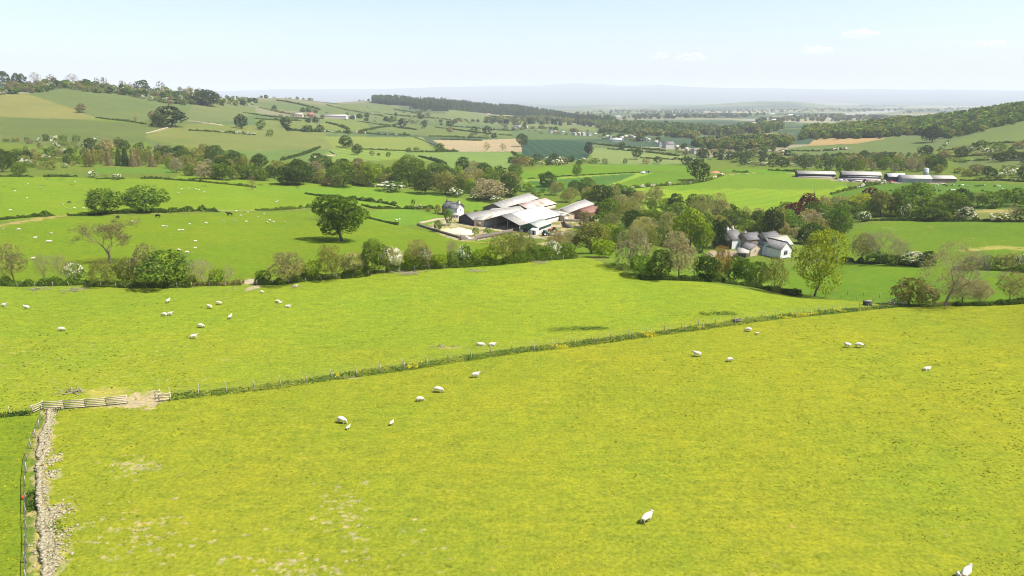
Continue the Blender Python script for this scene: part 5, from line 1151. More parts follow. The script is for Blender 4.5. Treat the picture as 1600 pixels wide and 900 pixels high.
# x, foot y, heading (degrees, 0 = to the photo's right, 90 = away), size, pose, face, label
SH = '''
1508 903 34 1.08 stand w large white sheep at the lower right corner, lamb at its side
1497 903 250 .62 stand w white lamb facing the viewer beside the large corner sheep
1010 816 34 1.08 stand w white sheep walking away alone in the wide front pasture
534 661 -20 1.05 graze w white sheep grazing with a lamb just below it
544 671 60 .55 stand w small lamb just below a grazing sheep
612 664 62 .60 stand w lamb standing with raised head between two ewes
656 627 15 .82 graze w half-grown sheep grazing just below another on the front pasture
685 613 -5 1.03 graze w white sheep grazing with its shadow at the tail, above a half-grown one
743 590 8 .98 stand w white sheep standing in profile near the wire fence
1089 557 175 1.0 stand w white sheep looking left in the middle of the front pasture
1140 565 20 .85 graze w small sheep grazing to the right of the left-looking one
1183 523 -10 .6 stand w lamb following the sheep nearest the wire fence
1169 518 170 1.0 graze w sheep close under the wire fence with a lamb behind it
1324 543 185 .95 stand w sheep of a close pair, on the left of the two
1342 543 -8 1.05 graze w sheep of a close pair, the grazing one on the right
1448 578 12 .95 lie w sheep lying alone in the right part of the front pasture
96 517 20 .95 graze w sheep alone above the gateway, nearest the rail fence
7 480 0 1.0 stand w sheep at the very edge of view beyond the rail fence
42 483 185 .95 stand w sheep second from the edge of view beyond the rail fence
263 473 75 .95 stand w sheep above a pair near the hedgerow
257 494 180 .95 graze w sheep of a pair below the big round green tree, left one
266 493 10 .9 stand w sheep of a pair below the big round green tree, right one
342 476 0 .95 graze w sheep grazing highest of a slanting couple near the hedge gap
328 482 170 .95 stand w sheep standing lower of a slanting couple near the hedge gap
360 498 80 .95 stand w sheep apart by itself below the hedge gap
314 512 0 1.0 graze w sheep grazing above the lowest one of the left flock
303 529 20 1.0 stand w lowest sheep of the left flock, broadside on
434 473 180 .8 graze w small sheep beside a lying ewe below the broad brownish tree
450 480 0 1.0 lie w ewe lying down below the broad brownish tree
438 475 20 .6 stand w lamb between a small sheep and a lying ewe
752 540 180 1.0 lie w sheep resting by the wire fence, left of two
769 540 0 1.0 lie w sheep resting by the wire fence, right of two
462 448 0 .9 lie w sheep lying in the shade line of the hedge below the oak
409 458 0 .7 graze w lamb below the earthy hedge gap
'''
for ln in SH.strip().split('\n'):
    x, y, hd, s, ps, fc, lb = ln.split(None, 6); lamb = float(s) < .7
    animal('lamb' if lamb else 'sheep', SM[ps,fc], float(x), float(y), math.radians(float(hd)), float(s)*(.94 if float(y) < 535 else 1.04), lb, 'lamb' if lamb else 'sheep')
oakf = [(118,355),(220,410),(300,433),(315,430),(320,383),(595,357),(830,306),(853,303),(1018,335),(1042,333),(1120,360),(1142,360),(1185,318),(1288,316),(1222,425),(1220,467),(1118,485),(1170,500),(208,540),(1395,298),(1470,303),(1540,306),(1505,268),(1475,240),(1550,247),(20,348),(1615,273),(1670,312),(1685,298),(1710,308),(1780,306),(1650,258)]
upf = [(175,70),(255,83),(470,57),(395,200),(170,158),(420,220),(465,222),(525,220),(1115,128),(1135,100),(1180,95),(1225,102),(1243,106),(1278,122),(65,235),(1735,175),(1728,180),(95,112),(700,190)]
for L, lb, gp in [(oakf,'small white sheep grazing in the pasture around the great oak','sheep in the oak pasture'),(upf,'tiny white sheep in the upper pasture beyond the track hedges','sheep in the upper pasture')]:
    for q, (zx, zy) in enumerate(L):
        animal('sheep', SM[R.choice(['graze','graze','stand','lie']), 'w'], zx/4, 270+zy/4+1, R.choice([0,PI])+R.uniform(-.6,.6), R.uniform(.68,.92), lb, 'sheep', gp)
for zx, zy in [(2475,293),(2498,292),(2478,296)]: animal('sheep', SM['graze','w'], zx/4, 270+zy/4+1, R.uniform(0,6), 1.0, 'white sheep in the small paddock before the farmhouse', 'sheep', 'sheep in the farmhouse paddock')
for x, y, hd, s, ps, lb in [(184,342,90,.9,'graze','black bullock seen from behind in the oak pasture'),(247,340,170,.95,'graze','black bullock grazing below the bright spreading tree'),(359,338,185,1.15,'stand','big black cow broadside on by the track'),(108.7,318,180,.7,'graze','black calf in the upper pasture')]:
    animal('cow', CM['b',ps], x, y, math.radians(hd), s, lb, 'cow')
herd = [(905,785),(925,780),(940,790),(1055,795),(1070,788),(1100,795),(1115,802),(1155,800),(1195,801),(1215,798),(1250,803),(1300,805),(1320,800),(1345,800),(1415,803),(1440,803),(1465,822),(1450,835),(1235,830),(1235,842),(1205,826),(1160,832),(1135,830),(1040,830),(1070,832),(1040,812),(975,830),(1000,833),(1010,815),(1340,832),(1323,855),(990,800),(765,832)]
for q, (zx, zy) in enumerate(herd):
    h = ['b','f','b','w','f','b'][q%6]; wd = {'b':'black cow','f':'black and white cow','w':'cream cow'}[h]
    animal('cow', CM[h, R.choice(['graze','graze','stand'])], 1200+zx/4, 90+zy/4+1.5, R.choice([0,PI])+R.uniform(-.7,.7), R.uniform(.95,1.15), wd+' grazing in the herd below the cattle sheds', 'cow', {'b':'black cows of the herd','f':'black and white cows of the herd','w':'cream cows of the herd'}[h])
# ---------------------------------------------------------------- walls, fences, gates and odds and ends
RUBBLE = simple('wall_stones', None, scale=5, stops=[(.2,(.09,.08,.042)),(.5,(.24,.21,.13)),(.8,(.46,.41,.285))], rough=.95); WIRE = simple('fence_wire', (.12,.12,.11), .1, 3, .5, metal=.5); POSTM = simple('split_post', (.30,.265,.20), .25, 4, .95)
def stones(mb, x, y, z, s, g):
    c = np.array([(-1,-1,-1),(1,-1,-1),(1,1,-1),(-1,1,-1),(-1,-1,1),(1,-1,1),(1,1,1),(-1,1,1)],float)*np.array([s*g.uniform(.7,1.4),s*g.uniform(.6,1),s*g.uniform(.35,.7)])*.5*(1+g.normal(size=(8,3))*.14)
    a = g.uniform(0,6.28); t = g.normal()*.25; M = np.array(Matrix.Rotation(a,3,'Z') @ Matrix.Rotation(t,3,'X')); mb.hexa((c@M.T+np.array([x,y,z])).tolist())
def polyline(pp, step):
    P = [at(*q) for q in pp]; cum = np.cumsum([0]+[(P[k+1]-P[k]).to_2d().length for k in range(len(P)-1)]); n = max(2, int(round(cum[-1]/step))+1); s = np.linspace(0, cum[-1], n)
    X = np.interp(s, cum, [p.x for p in P]); Y = np.interp(s, cum, [p.y for p in P]); return [Vector((a,b,zt(a,b))) for a,b in zip(X,Y)]
g = np.random.default_rng(77); line = polyline([(79,639),(71,668),(65,703),(62,735),(63,765),(66,800),(68,830),(69,868),(66,905),(62,980)], .09); o0 = line[0]; mb = MB(); sp = MB()
v1 = lambda q, s_, k: float(vnoise(np.array([q*.09]),np.array([0.]),s_,k)[0])
for q, p in enumerate(line):
    d = (line[min(q+1,len(line)-1)]-line[max(q-1,0)]); d.normalize(); nx, ny = d.y, -d.x; low = v1(q,3.2,3)+.5*v1(q,1.1,4); h = max(.22,.62+.42*low); wd = .25+.13*v1(q,2.4,5); sh = .22*v1(q,2.0,6)
    for k in range(max(3,int(8+4*low))):
        z = g.uniform(0,1)**.8; o = g.uniform(-1,1)*wd*(1-.5*z)+sh; x, y = p.x+nx*o, p.y+ny*o; stones(mb, x-o0.x, y-o0.y, zt(x,y)+z*h-o0.z, g.uniform(.10,.36), g)
    for k in range(int(max(0,-1.6*low+1.4*v1(q,4,9))*2)+(g.random() < .3)):
        o = .22+abs(g.normal())*.28; x, y = p.x-nx*o, p.y-ny*o; stones(sp, x-o0.x, y-o0.y, zt(x,y)+.04-o0.z, g.uniform(.08,.28), g)
tag(mb.build('stone_wall', [RUBBLE], None, loc=o0), 'tumbled dry-stone wall of pale rubble running down from the rail fence', 'wall', kind='thing')
for (x, y, n, s_) in [(86,800,60,.7),(84,842,70,.8),(84,862,50,.7),(82,882,40,.6),(83,720,40,.5),(79,742,50,.5),(90,805,30,.9)]:
    p = at(x,y)
    for k in range(n): a, b2 = p.x+g.normal()*s_, p.y+g.normal()*s_*1.1; stones(sp, a-o0.x, b2-o0.y, zt(a,b2)+.05-o0.z, g.uniform(.12,.3), g)
tag(sp.build('fallen_rubble', [RUBBLE], None, loc=o0), 'loose stones fallen along the tumbled wall', kind='stuff')
_pm = {}
def post_mesh(h, r):
    if (h,r) not in _pm: m = MB(); m.tube([(0,0,-.4),(0,0,h*.6),(.01,0,h)], [r,r*.95,r*.8], 6); _pm[h,r] = m.mesh('post', [POSTM])
    return _pm[h,r]
def wire_fence(pp, step, h, label, group=None, wr=.007, r=.055, wires=(.3,.6,.9), dark=False, lean=.05):
    P = polyline(pp, step); o = tag(empty('wire_fence', P[0]), label, 'fence', group); c = P[0]; me = post_mesh(h, r)
    for p in P[:99]: q = obj('post', me, o, p-c); q.rotation_euler = (R.gauss(0,lean),R.gauss(0,lean),R.uniform(0,6)); q.scale = (1,1,R.uniform(.92,1.1))
    F_ = polyline(pp, max(1.0, step/3))
    for w_ in wires: m = MB(); m.tube([p-c+Vector((0,0,h*w_)) for p in F_], wr if w_ > .9 else .007, 4, cap=False); m.build('wire', [WIRE], o)
    return o
ML = [(266,622),(330,615),(400,607),(480,597),(560,585),(650,573),(740,559),(800,550),(880,541),(960,531),(1050,519),(1150,505),(1250,493),(1330,485),(1396,479)]
wire_fence([(x,y+2.2) for x,y in ML], 3.6, 1.15, 'wire fence on the near side of the flowery strip'); wire_fence([(x,y-3.6) for x,y in ML], 3.6, 1.2, 'wire fence on the far side of the flowery strip')
g = np.random.default_rng(5)
def sward(name, pp, half, n, hm, leaf, tints, label, off=0):
    """rank grass and weeds standing in a strip"""
    P = polyline(pp, 1.0); X = np.array([p.x for p in P]); Y = np.array([p.y for p in P]); s = g.uniform(0, len(P)-1.001, n); x = np.interp(s, range(len(P)), X); y = np.interp(s, range(len(P)), Y)
    i0 = s.astype(int); dx, dy = X[i0+1]-X[i0], Y[i0+1]-Y[i0]; L = np.hypot(dx,dy)+1e-6; o = g.uniform(-1,1,n)*half+off; x -= dy/L*o; y += dx/L*o; pat = vnoise(s, o, 5.0, 6)+.7*vnoise(s, o, 1.6, 7)
    ty = np.where(pat > .75, 2, np.where(pat > -.25, 0, 1)); hh = hm*(1+.5*vnoise(s,o*2,2.5,8))*np.where(ty==1,.6,1); z = np.array([zt(a,b) for a,b in zip(x,y)])+hh*g.random(n)
    c = np.array(P[0]); V, Q = leafquads(np.stack([x,y,z],1)-c, unit(np.array([0,0,.7])+g.normal(size=(n,3))*.7), leaf, g)
    return tag(obj(name, mesh_np(name, V, Q, None, [masstint2(t) for t in tints], ty), None, P[0]), label, kind='stuff')
_M2 = {}
def masstint2(c):
    if c not in _M2: _M2[c] = leafmat('weeds', c, .3)
    return _M2[c]
sward('rough_grass', ML, 1.15, 13000, .32, .17, [(.085,.14,.025),(.19,.23,.04),(.42,.38,.02)], 'strip of rank dark grass and yellow flowers between the two wire fences')
for x, y, rx, n in [(905,514,4.6,190),(930,514,3.0,110),(868,516,2.0,50),(1120,491,3.8,200),(1135,490,2.2,70)]:
    p = at(x,y); k = rx/mpp(p)*.8; sward('rushes', [(x-k,y+.6),(x,y),(x+k,y-.3)], .8, n, .3, .20, [(.11,.17,.03),(.14,.20,.035),(.12,.18,.035)], 'dark patch of rushes in the middle pasture')
# tussocks of the near turf
g = np.random.default_rng(31); n = 30000; px = g.uniform(-40,1640,n); py = 470+460*g.random(n)**.9
V_ = 450-py; rx, ry, rz_ = px-800, F*CP+V_*SP, -F*SP+V_*CP; sc_ = -ZC/rz_; X = rx*sc_; Y = ry*sc_; ok = (Y > 5) & (np.hypot(X,Y) < 175)
X, Y = X[ok], Y[ok]; kp = vnoise(X,Y,3.5,91)+.8*vnoise(X,Y,1.1,92)+.5*vnoise(X,Y,14,93) > -.5+1.0*g.random(len(X)); X, Y = X[kp], Y[kp]
Z = np.array([zt(a,b) for a,b in zip(X,Y)]); m_ = len(X); sz = np.clip(np.hypot(X,Y)/75,.7,1.7)*g.uniform(.08,.22,m_); ty = g.choice(4, m_, p=[.44,.44,.04,.08])
V, Q = leafquads(np.stack([X,Y,Z+sz*.10],1), unit(np.array([0,0,.8])+g.normal(size=(m_,3))*.2), sz, g)
tag(obj('grass', mesh_np('grass', V, Q, None, [masstint2(t) for t in [tuple(alb((166,190,46))*1.05),tuple(alb((190,208,52))*1.05),tuple(alb((142,172,44))),tuple(alb((222,214,104)))]], ty)), 'short tussocky grass of the near pastures', kind='stuff')
# post and rail fences by the gateway
def rails(pp, step, h, n, label, name='rail_fence', mat=None, cat='fence'):
    P = polyline(pp, step); o = tag(empty(name, P[0]), label, cat); c = P[0]
    for p in P: m = MB(); m.box(-.05,.05,-.05,.05,-.4,h+.06); m.build('post', [mat or WOOD], o, loc=p-c, rz=R.uniform(-.1,.1))
    for k in range(n):
        z = h*(k+.65)/n; m = MB()
        for a, b2 in zip(P[:-1], P[1:]):
            d = (b2-a).to_2d().normalized(); s_ = Vector((d.y,-d.x,0))*.10; A, B = a-c+s_, b2-c+s_; j = R.gauss(0,.025); w_ = Vector((d.y,-d.x,0))*.03
            m.hexa([tuple(A-w_+Vector((0,0,z-.07+j))),tuple(B-w_+Vector((0,0,z-.07-j))),tuple(B+w_+Vector((0,0,z-.07-j))),tuple(A+w_+Vector((0,0,z-.07+j))),tuple(A-w_+Vector((0,0,z+.07+j))),tuple(B-w_+Vector((0,0,z+.07-j))),tuple(B+w_+Vector((0,0,z+.07-j))),tuple(A+w_+Vector((0,0,z+.07+j)))])
        m.build('rail', [mat or WOOD], o)
    return o
rails([(68,641),(118,637.5),(160,634.5),(199,630)], 2.4, 1.25, 5, 'pale wooden post and rail fence leading to the bare gateway')
rails([(52,645),(68,638)], 1.8, 1.1, 4, 'short wooden rail end beside the head of the stone wall')
rails([(249,628),(267,625.5)], 1.7, 1.2, 3, 'short wooden rail fence on the flowery side of the gateway')
o = rails([(243,624),(251,622)], .9, 1.3, 3, 'small wooden hurdle standing behind the gateway post', 'hurdle', cat='hurdle')
wire_fence([(-20,652),(10,649),(36,646),(50,645)], 3.2, 1.1, 'wire fence running out to the left from the rail end')
wire_fence([(66,655),(54,690),(43,720),(40,760),(41,800),(43,850),(42,900),(38,980)], 3.0, 1.15, 'wire fence on leaning posts beside the stone wall', r=.06, wires=(.25,.5,.75,.98), wr=.035)
sward('weeds', [(-20,652),(36,647),(52,646)], .6, 700, .4, .16, [(.05,.09,.02),(.12,.15,.03),(.2,.2,.05)], 'weeds along the left wire fence')
sward('weeds', [(50,770),(48,785),(48,800)], .5, 500, .4, .14, [(.05,.10,.015),(.09,.15,.02),(.10,.15,.03)], 'green weeds between the wire fence and stone wall'); sward('weeds', [(80,818),(90,828),(100,832)], .7, 160, .25, .12, [(.09,.13,.03),(.12,.15,.04),(.16,.17,.05)], 'nettles in the rubble of the stone wall'); sward('weeds', [(86,640),(94,643)], .5, 120, .35, .12, [(.10,.13,.04),(.14,.16,.05),(.16,.17,.05)], 'weeds at the head of the stone wall')
m = MB(); ORM = simple('orange_plastic', (.80,.13,.02), .06, 3, .5); p = at(38,780); m.tube([(0,0,0),(0,0,.36)], [.15,.20], 14); t_ = empty('bucket', Vector((p.x,p.y,zt(p.x,p.y)))); tag(t_, 'bright orange bucket standing by the wire fence', 'bucket'); m.build('tub', [ORM], t_, True); m = MB(); m.tube([(-.2,0,.35),(-.14,0,.5),(0,0,.56),(.14,0,.5),(.2,0,.35)], .014, 5); m.build('handle', [STEEL], t_); m = MB(); m.tube([(0,0,.355),(0,0,.385)], [.225,.225], 14); m.build('rim', [ORM], t_)
# dry branches lying in the pasture
def brash(px, py, s_, label, n=26):
    p = at(px,py); g = np.random.default_rng(int(px)); m = MB()
    for k in range(n):
        a = g.uniform(0,6.28); x, y = g.normal(0,s_*.5), g.normal(0,s_*.3); L = g.uniform(.3,1)*s_; c = [(x,y,.06+g.uniform(0,.25)),(x+math.cos(a)*L*.5,y+math.sin(a)*L*.5,.10+g.uniform(0,.35)),(x+math.cos(a+.2)*L,y+math.sin(a+.2)*L,.03+g.uniform(0,.3))]; m.tube(c, [.05,.035,.015], 4)
    tag(m.build('fallen_branch', [PALEBARK], None, loc=Vector((p.x,p.y,zt(p.x,p.y)))), label, 'branch')
brash(110,614,1.7,'grey dead branches lying beyond the rail fence'); brash(122,612,1.0,'small dead branch beside the larger grey one',10); brash(640,428,3.2,'brushwood heap at the foot of the hedge below the thin brownish tree',40); brash(113,454,2.6,'grey brushwood lying below the slim pale bare trees',30); brash(58,453,2.4,'flat brushwood at the far left of the near hedgerow',20); brash(744,424,2.4,'dark brushwood near the earthy hedge end below the yard wall',26); brash(845,411,2.4,'grey brushwood on the pasture below the green hedge bush',24); brash(462,449,1.6,'brushwood beside the lying sheep under the hedge',18); brash(690,543,1.6,'thin brushwood lying by the wire fence in the middle pasture',10)
# hedgerow fences
for pp, lb in [([(0,449),(130,448),(300,450),(378,446)],'wire fence in front of the hedgerow left of the earthy gap'),([(402,447),(470,443),(520,438),(600,429),(700,420),(800,411),(880,406)],'wire fence in front of the hedgerow below the oak'),([(1265,463),(1310,467),(1350,470),(1390,474)],'wire fence between the tall yellow-green tree and the pen'),([(1300,459),(1350,463),(1400,467)],'second wire fence behind the pen')]: wire_fence(pp, 3.4, 1.2, lb, lean=.08)
rails([(1388,479),(1402,474.5),(1413,476)], 1.8, 1.4, 4, 'grey wooden handling pen beside the olive-green bushy tree', 'sheep_pen', OLDWOOD, 'pen'); rails([(1404,478.5),(1416,478)], 1.6, 1.3, 4, 'weathered hurdle leaning by the handling pen', 'hurdle', OLDWOOD, 'hurdle')
p = at(1355,477); m = MB(); m.box(-.75,.75,-.45,.45,0,.85); t_ = empty('feeder', Vector((p.x,p.y,zt(p.x,p.y))), .2); tag(t_, 'dark boxy feeder near the handling pen', 'feeder'); m.build('bin', [simple('dark_feeder_plastic', (.05,.055,.06), .2, 2, .7)], t_); m = MB(); m.hexa([(-.8,-.5,.86),(.8,-.5,.86),(.8,.5,.86),(-.8,.5,.86),(-.8,-.02,1.12),(.8,-.02,1.12),(.8,.02,1.12),(-.8,.02,1.12)]); m.build('lid', [OLDWOOD], t_)
p = at(1152,503); m = MB(); m.box(-.6,.6,-.3,.3,0,.5); t_ = empty('trough', Vector((p.x,p.y,zt(p.x,p.y)+.0)), .3); tag(t_, 'dark water trough against the wire fence', 'trough'); m = MB(); m.box(-.8,.8,-.35,-.28,0,.55); m.box(-.8,.8,.28,.35,0,.55); m.box(-.8,-.73,-.28,.28,0,.55); m.box(.73,.8,-.28,.28,0,.55); m.box(-.73,.73,-.28,.28,0,.08); m.build('tank', [W_DARKSTONE], t_); m = MB(); m.box(-.72,.72,-.27,.27,.44,.45); m.build('water', [GLASS], t_)
# yard walls
def wall(pp, h, w_, mat, label, name='stone_wall'):
    P = polyline(pp, 1.5); c = P[0]; m = MB(); V = []; n = len(P)
    for q, p in enumerate(P):
        d = (P[min(q+1,n-1)]-P[max(q-1,0)]).to_2d().normalized(); s_ = Vector((d.y,-d.x,0))*w_/2; z = Vector((0,0,h*(1+R.gauss(0,.05)))); p = p-c
        V += [p+s_-Vector((0,0,.5)), p-s_-Vector((0,0,.5)), p-s_*.75+z, p+s_*.75+z]
    Q = [(4*q+k,4*q+(k+1)%4,4*q+4+(k+1)%4,4*q+4+k) for q in range(n-1) for k in range(4)]+[(3,2,1,0),(4*n-4,4*n-3,4*n-2,4*n-1)]
    m.add([tuple(v) for v in V], Q); return tag(m.build(name, [mat], None, loc=c), label, 'wall', kind='thing')
wall([(720,375),(745,374),(775,369),(801,363)], 1.7, .6, W_DARKSTONE, 'dark stone wall round the yard below the barns'); wall([(652,352),(680,361),(720,373)], 1.0, .5, W_DARKSTONE, 'low field wall from the paddock to the yard corner'); wall([(655,350),(680,345),(705,342)], 1.0, .5, W_STONE, 'low wall below the red-brown farmhouse'); wall([(881,347),(884,356),(893,356)], 2.0, .6, W_DARKSTONE, 'dark curved wall at the farmyard entrance'); wall([(882,346),(900,346),(926,345)], 1.0, .5, W_DARKSTONE, 'curved low wall round the green right of the yard')
wall([(740,338),(770,335)], .8, .5, W_STONE, 'low garden wall beyond the farmhouse')
for pp, lb in [([(228,209),(262,200)],'pale drystone wall up to the large dark hillside clump'),([(298,189.5),(330,194),(345,195.5)],'pale stone wall glinting on the left hillside'),([(0,145.5),(46,146)],'pale wall along the foot of the hilltop wood'),([(487,247),(525,243)],'pale wall under the hillside lane'),([(648,214),(682,228)],'dark wall beside the ploughed field'),([(515,237),(526,243)],'dark short wall on the pale hillside field')]: wall(pp, 1.0, .6, W_DARKSTONE if lb.startswith('dark') else W_STONE, lb)
# spoil heap in the yard, red soil heap on the field
def heap(px, py, rx, ry, h, c, label, seed):
    p = at(px,py); n = 22; g = np.random.default_rng(seed); V = []; Q = []
    for i in range(9):
        for j in range(n): r = i/8; a = 2*PI*j/n; V.append((math.cos(a)*rx*r, math.sin(a)*ry*r, h*(1-r)**.9*(1+.35*g.normal()*r)-(.35 if i == 8 else 0)))
    Q = [(i*n+j, i*n+(j+1)%n, (i+1)*n+(j+1)%n, (i+1)*n+j) for i in range(8) for j in range(n)]
    tag(obj('earth_heap', mesh_np('earth_heap', V, [q[::-1] for q in Q], None, [simple('loose_earth', c, .35, 1.5, .95, .4)], None, True), None, Vector((p.x,p.y,zt(p.x,p.y)))), label, 'heap')
heap(716,362,7,5,1.9,(.45,.38,.26),'long pale spoil heap inside the dark yard wall',3); heap(729,365,4,3,1.1,(.5,.42,.30),'lower spoil heap at the end of the long pale one',4); heap(1118,270,4.5,4,1.8,(.36,.16,.09),'red soil heap behind the big dark tree',5); heap(697,360,4,4,1.0,(.34,.32,.14),'grassy mound near the double round bush',6); heap(728,373,2.2,1.6,1.2,(.7,.68,.62),'white heap of lime against the dark yard wall',8)
# machines
RUB = simple('tyre_rubber', (.02,.02,.02), .2, 4, .9); PAINT = {k: simple('paint_'+k, c, .06, 2, .45, spec=.5) for k, c in dict(blue=(.03,.05,.10), orange=(.55,.17,.04), white=(.7,.7,.7), green=(.03,.10,.04), red=(.30,.05,.03)).items()}
def wheel(o, x, y, r, w_):
    m = MB(); m.tube([(x,y-w_/2,r),(x,y+w_/2,r)], r, 16); q = m.build('wheel', [RUB], o); m = MB(); m.tube([(x,y-w_/2-.02,r),(x,y+w_/2+.02,r)], r*.5, 12); m.build('rim', [PAINT['white']], q)
def tractor(px, py, rz, col, label, trailer=False, loader=False):
    p = at(px,py); o = empty('tractor', Vector((p.x,p.y,zt(p.x,p.y))), rz); tag(o, label, 'tractor'); P = [PAINT[col]]
    m = MB(); m.hexa([(.1,-.42,.75),(2.2,-.36,.75),(2.2,.36,.75),(.1,.42,.75),(.1,-.42,1.6),(2.2,-.34,1.4),(2.2,.34,1.4),(.1,.42,1.6)]); m.build('bonnet', P, o); m = MB(); m.box(-1.4,.1,-.45,.45,.7,1.15); m.build('chassis', P, o)
    m = MB(); m.hexa([(-1.3,-.72,1.15),(.08,-.72,1.15),(.08,.72,1.15),(-1.3,.72,1.15),(-1.2,-.62,2.45),(-.05,-.62,2.45),(-.05,.62,2.45),(-1.2,.62,2.45)]); q = m.build('cab', [GLASS], o); m = MB(); m.box(-1.28,.03,-.7,.7,2.455,2.58); m.build('cab_roof', P if col != 'blue' else [PAINT['white']], q)
    for y in (-.85,.85): wheel(o,-.8,y,.82,.45); wheel(o,1.55,y*.9,.55,.32)
    if loader:
        m = MB()
        for y in (-.6,.6): m.tube([(.3,y,1.5),(1.8,y,1.6),(3.0,y,.6)], .09, 5)
        m.build('loader_arm', P, o); m = MB(); m.hexa([(3.0,-1,.15),(3.7,-1,.15),(3.7,1,.15),(3.0,1,.15),(2.9,-1,.95),(3.05,-1,.95),(3.05,1,.95),(2.9,1,.95)]); m.build('bucket', [STEEL], o)
    return o
tractor(1013,270.5,PI,'blue','dark tractor working on the striped field, drawing a machine'); p = at(1006,271.5)
o = empty('mower', Vector((p.x-1,p.y,zt(p.x-1,p.y)))); tag(o, 'white and grey field machine beside the dark tractor', 'machine'); m = MB(); m.hexa([(-2,-1,.5),(2,-1,.5),(2,1,.5),(-2,1,.5),(-1.6,-.8,1.6),(1.6,-.8,1.7),(1.6,.8,1.7),(-1.6,.8,1.6)]); m.build('hopper', [PAINT['white']], o); m = MB(); m.tube([(2,0,.6),(3.4,0,.6)], .07, 5); m.build('drawbar', [STEEL], o)
for y in (-1.1,1.1): wheel(o,0,y,.55,.3)
tractor(864,363,PI*.9,'orange','orange loader tractor parked by the green-clad shed',loader=True); tractor(853,368.5,.3,'green','dark green tractor beside the orange loader'); tractor(1352,285,.2,'red','red tractor in the cattle yard',loader=True)
def trailer(px, py, rz, col, label):
    p = at(px,py); o = empty('trailer', Vector((p.x,p.y,zt(p.x,p.y))), rz); tag(o, label, 'trailer'); m = MB(); t = .08
    m.box(-2,2,-1,1,.8,.9); m.box(-2,2,-1,-1+t,.9,1.7); m.box(-2,2,1-t,1,.9,1.7); m.box(-2,-2+t,-1+t,1-t,.9,1.7); m.box(2-t,2,-1+t,1-t,.9,1.7); m.build('body', [PAINT[col]], o); m = MB(); m.tube([(2,0,.8),(3.4,0,.55)], .07, 5); m.build('drawbar', [STEEL], o)
    for y in (-.85,.85): wheel(o,-.3,y,.42,.3)
trailer(1330,284.5,.3,'blue','dark trailer in the cattle yard'); trailer(1312,283,2.8,'white','white trailer at the corner of the cattle yard'); trailer(1392,286.3,.1,'red','reddish trailer below the short dark cattle shed'); trailer(873,369,-.5,'white','pale trailer on the farmyard entrance')
def bales(px, py, n, c, label, s_=1.2):
    p = at(px,py); m = MB()
    for k in range(n):
        x = (k%4)*s_*1.05; z = (k//4)*s_; m.tube([(x,-s_*.5,z+s_/2),(x,s_*.5,z+s_/2)], s_/2, 12)
    return p, m
BALE = simple('bale_wrap', (.60,.60,.56), .1, 2, .5)
for q, (x, y) in enumerate([(1338,283.6),(1341,283.9),(1344,284.1),(1362,284.8),(1365,285.0),(1322,283),(1380,285.3),(1383,285.5)]):
    p = at(x,y); m = MB(); m.tube([(0,-.6,.6),(0,.6,.6)], .62, 14); tag(m.build('bale', [BALE], None, loc=Vector((p.x,p.y,zt(p.x,p.y))), rz=R.uniform(0,3)), 'pale wrapped bale lying in the cattle yard', 'bale', 'wrapped bales in the cattle yard')
def pole(px, py, h, label, group=None):
    p = at(px,py); o = empty('telegraph_pole', Vector((p.x,p.y,zt(p.x,p.y))), .4); tag(o, label, 'pole', group); m = MB(); m.tube([(0,0,-.5),(0,0,h)], [.15,.10], 8); m.build('shaft', [OLDWOOD], o); m = MB(); m.box(-.8,.8,-.06,.06,h-.6,h-.45); m.build('crossarm', [OLDWOOD], o)
pole(1272,306,8,'telegraph pole in the mown field left of the white-flecked hedge'); pole(1318,300,8,'telegraph pole by the hedge leading to the cattle sheds')
# ---------------------------------------------------------------- fair-weather clouds far off
cm_, nt, out = newmat('cloud'); tr = nt.nodes.new('ShaderNodeBsdfTransparent'); df = nt.nodes.new('ShaderNodeBsdfDiffuse'); df.inputs['Color'].default_value = (.95,.95,.95,1); tl = nt.nodes.new('ShaderNodeBsdfTranslucent'); tl.inputs['Color'].default_value = (.95,.95,.95,1); lw = nt.nodes.new('ShaderNodeLayerWeight'); lw.inputs['Blend'].default_value = .42
a1 = nt.nodes.new('ShaderNodeMixShader'); a1.inputs[0].default_value = .5; nt.links.new(df.outputs[0], a1.inputs[1]); nt.links.new(tl.outputs[0], a1.inputs[2]); mx = nt.nodes.new('ShaderNodeMixShader'); mth = nt.nodes.new('ShaderNodeMath'); mth.operation = 'MULTIPLY_ADD'; mth.inputs[1].default_value = .36; mth.inputs[2].default_value = .66; mth.use_clamp = True; nt.links.new(lw.outputs['Facing'], mth.inputs[0]); nt.links.new(mth.outputs[0], mx.inputs[0]); nt.links.new(a1.outputs[0], mx.inputs[1]); nt.links.new(tr.outputs[0], mx.inputs[2]); nt.links.new(mx.outputs[0], out.inputs['Surface'])
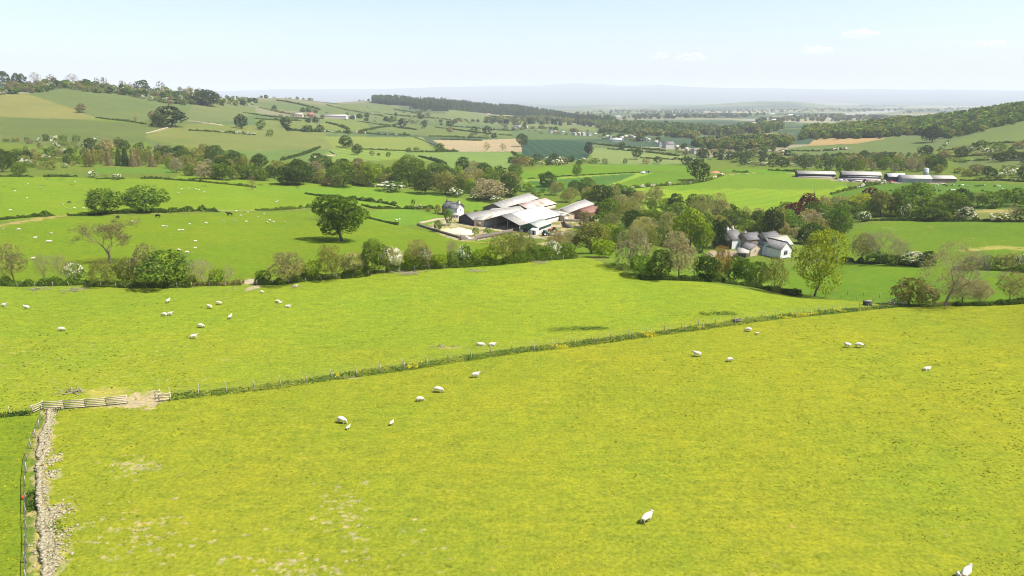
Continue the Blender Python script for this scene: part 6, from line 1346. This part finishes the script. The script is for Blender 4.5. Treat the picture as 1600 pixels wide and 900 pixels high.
for px, py, w_, h_, d, lb in [(1343,55,58,11,14000,'long white cloud, highest of the few over the right-hand hills'),(1276,80,44,10,15000,'small white cloud below the long one'),(1080,92,50,11,18000,'faint white cloud above the distant fells'),(1030,90,26,8,18000,'smallest faint cloud beside another above the fells'),(1545,70,48,9,14500,'flat faint cloud over the right-hand hill')]:
    r = ray(px,py); h = math.hypot(r[0],r[1]); c = Vector((r[0]/h*d, r[1]/h*d, ZC+d*r[2]/h)); k = d/h; bm = bmesh.new(); bmesh.ops.create_icosphere(bm, subdivisions=5, radius=1)
    for v in bm.verts:
        c0 = v.co.copy(); n_ = float(vnoise(np.array([c0.x*2+px]), np.array([c0.z*2+c0.y]), .8, 3)[0])*.30+float(vnoise(np.array([c0.x*2+py]), np.array([c0.z*2-c0.y]), .33, 4)[0])*.16
        v.co = Vector((c0.x*w_*k*.5*(1+n_*.5), c0.y*w_*k*.35*(1+n_), (c0.z if c0.z > 0 else c0.z*.35)*h_*k*.75*(1+n_*1.6)))
    me = bpy.data.meshes.new('cloud'); bm.to_mesh(me); bm.free(); me.materials.append(cm_)
    for f in me.polygons: f.use_smooth = True
    tag(obj('cloud', me, None, c, -math.atan2(r[0],r[1])), lb, kind='structure')
# ---------------------------------------------------------------- camera, light, air
cam = bpy.data.cameras.new('camera'); cam.sensor_width = 36; cam.lens = 36*F/1600; cam.clip_end = 120000; cam.clip_start = 0.5
co = bpy.data.objects.new('camera', cam); COL.objects.link(co); co.location = (0,0,ZC); co.rotation_euler = (PI/2-PITCH,0,0); sc.camera = co
SUN_EL, SUN_AZ = math.radians(57), math.radians(106)       # azimuth to the right of straight ahead
sd = Vector((math.sin(SUN_AZ)*math.cos(SUN_EL), math.cos(SUN_AZ)*math.cos(SUN_EL), math.sin(SUN_EL)))
sl = bpy.data.lights.new('sun','SUN'); sl.energy = 4.6; sl.angle = math.radians(0.53); sl.color = (1,0.955,0.88)
so = bpy.data.objects.new('sun', sl); COL.objects.link(so); so.rotation_euler = sd.to_track_quat('Z','Y').to_euler(); so.location = (300,100,400)
w = bpy.data.worlds.new('World'); sc.world = w; w.use_nodes = True; nt = w.node_tree
sky = nt.nodes.new('ShaderNodeTexSky'); sky.sky_type = 'NISHITA'; sky.sun_disc = False; sky.sun_elevation = SUN_EL; sky.sun_rotation = SUN_AZ
sky.altitude = 150; sky.air_density = 1.0; sky.dust_density = 1.6; sky.ozone_density = 1.0
bg = nt.nodes['Background']; nt.links.new(sky.outputs[0], bg.inputs['Color']); bg.inputs['Strength'].default_value = 0.09
# haze: one closed box of even air
hb_ = MB(); hb_.box(-52000,52000,-52000,52000,-150,640)
hm = bpy.data.materials.new('haze'); hm.use_nodes = True; nt = hm.node_tree; nt.nodes.clear(); o_ = nt.nodes.new('ShaderNodeOutputMaterial')
pv = nt.nodes.new('ShaderNodeVolumePrincipled'); pv.inputs['Color'].default_value = (0.87,0.93,1.0,1); pv.inputs['Density'].default_value = 7.7e-5; pv.inputs['Anisotropy'].default_value = 0.0
nt.links.new(pv.outputs[0], o_.inputs['Volume'])
tag(hb_.build('haze', [hm]), 'pale blue air haze over the valley', kind='stuff')
vs = sc.view_settings; vs.view_transform = 'Standard'; vs.look = 'None'; vs.gamma = 1; vs.use_curve_mapping = False; vs.exposure = 1.18
sc.cycles.use_denoising = True
sc.cycles.pixel_filter_type = 'BLACKMAN_HARRIS'; sc.cycles.filter_width = 0.95
try: sc.cycles.denoiser = 'OPENIMAGEDENOISE'; sc.cycles.denoising_input_passes = 'RGB_ALBEDO_NORMAL'; sc.cycles.denoising_prefilter = 'ACCURATE'; sc.cycles.denoising_quality = 'HIGH'
except Exception: pass
sc.cycles.max_bounces = 5; sc.cycles.diffuse_bounces = 2; sc.cycles.transparent_max_bounces = 8; sc.cycles.volume_bounces = 0
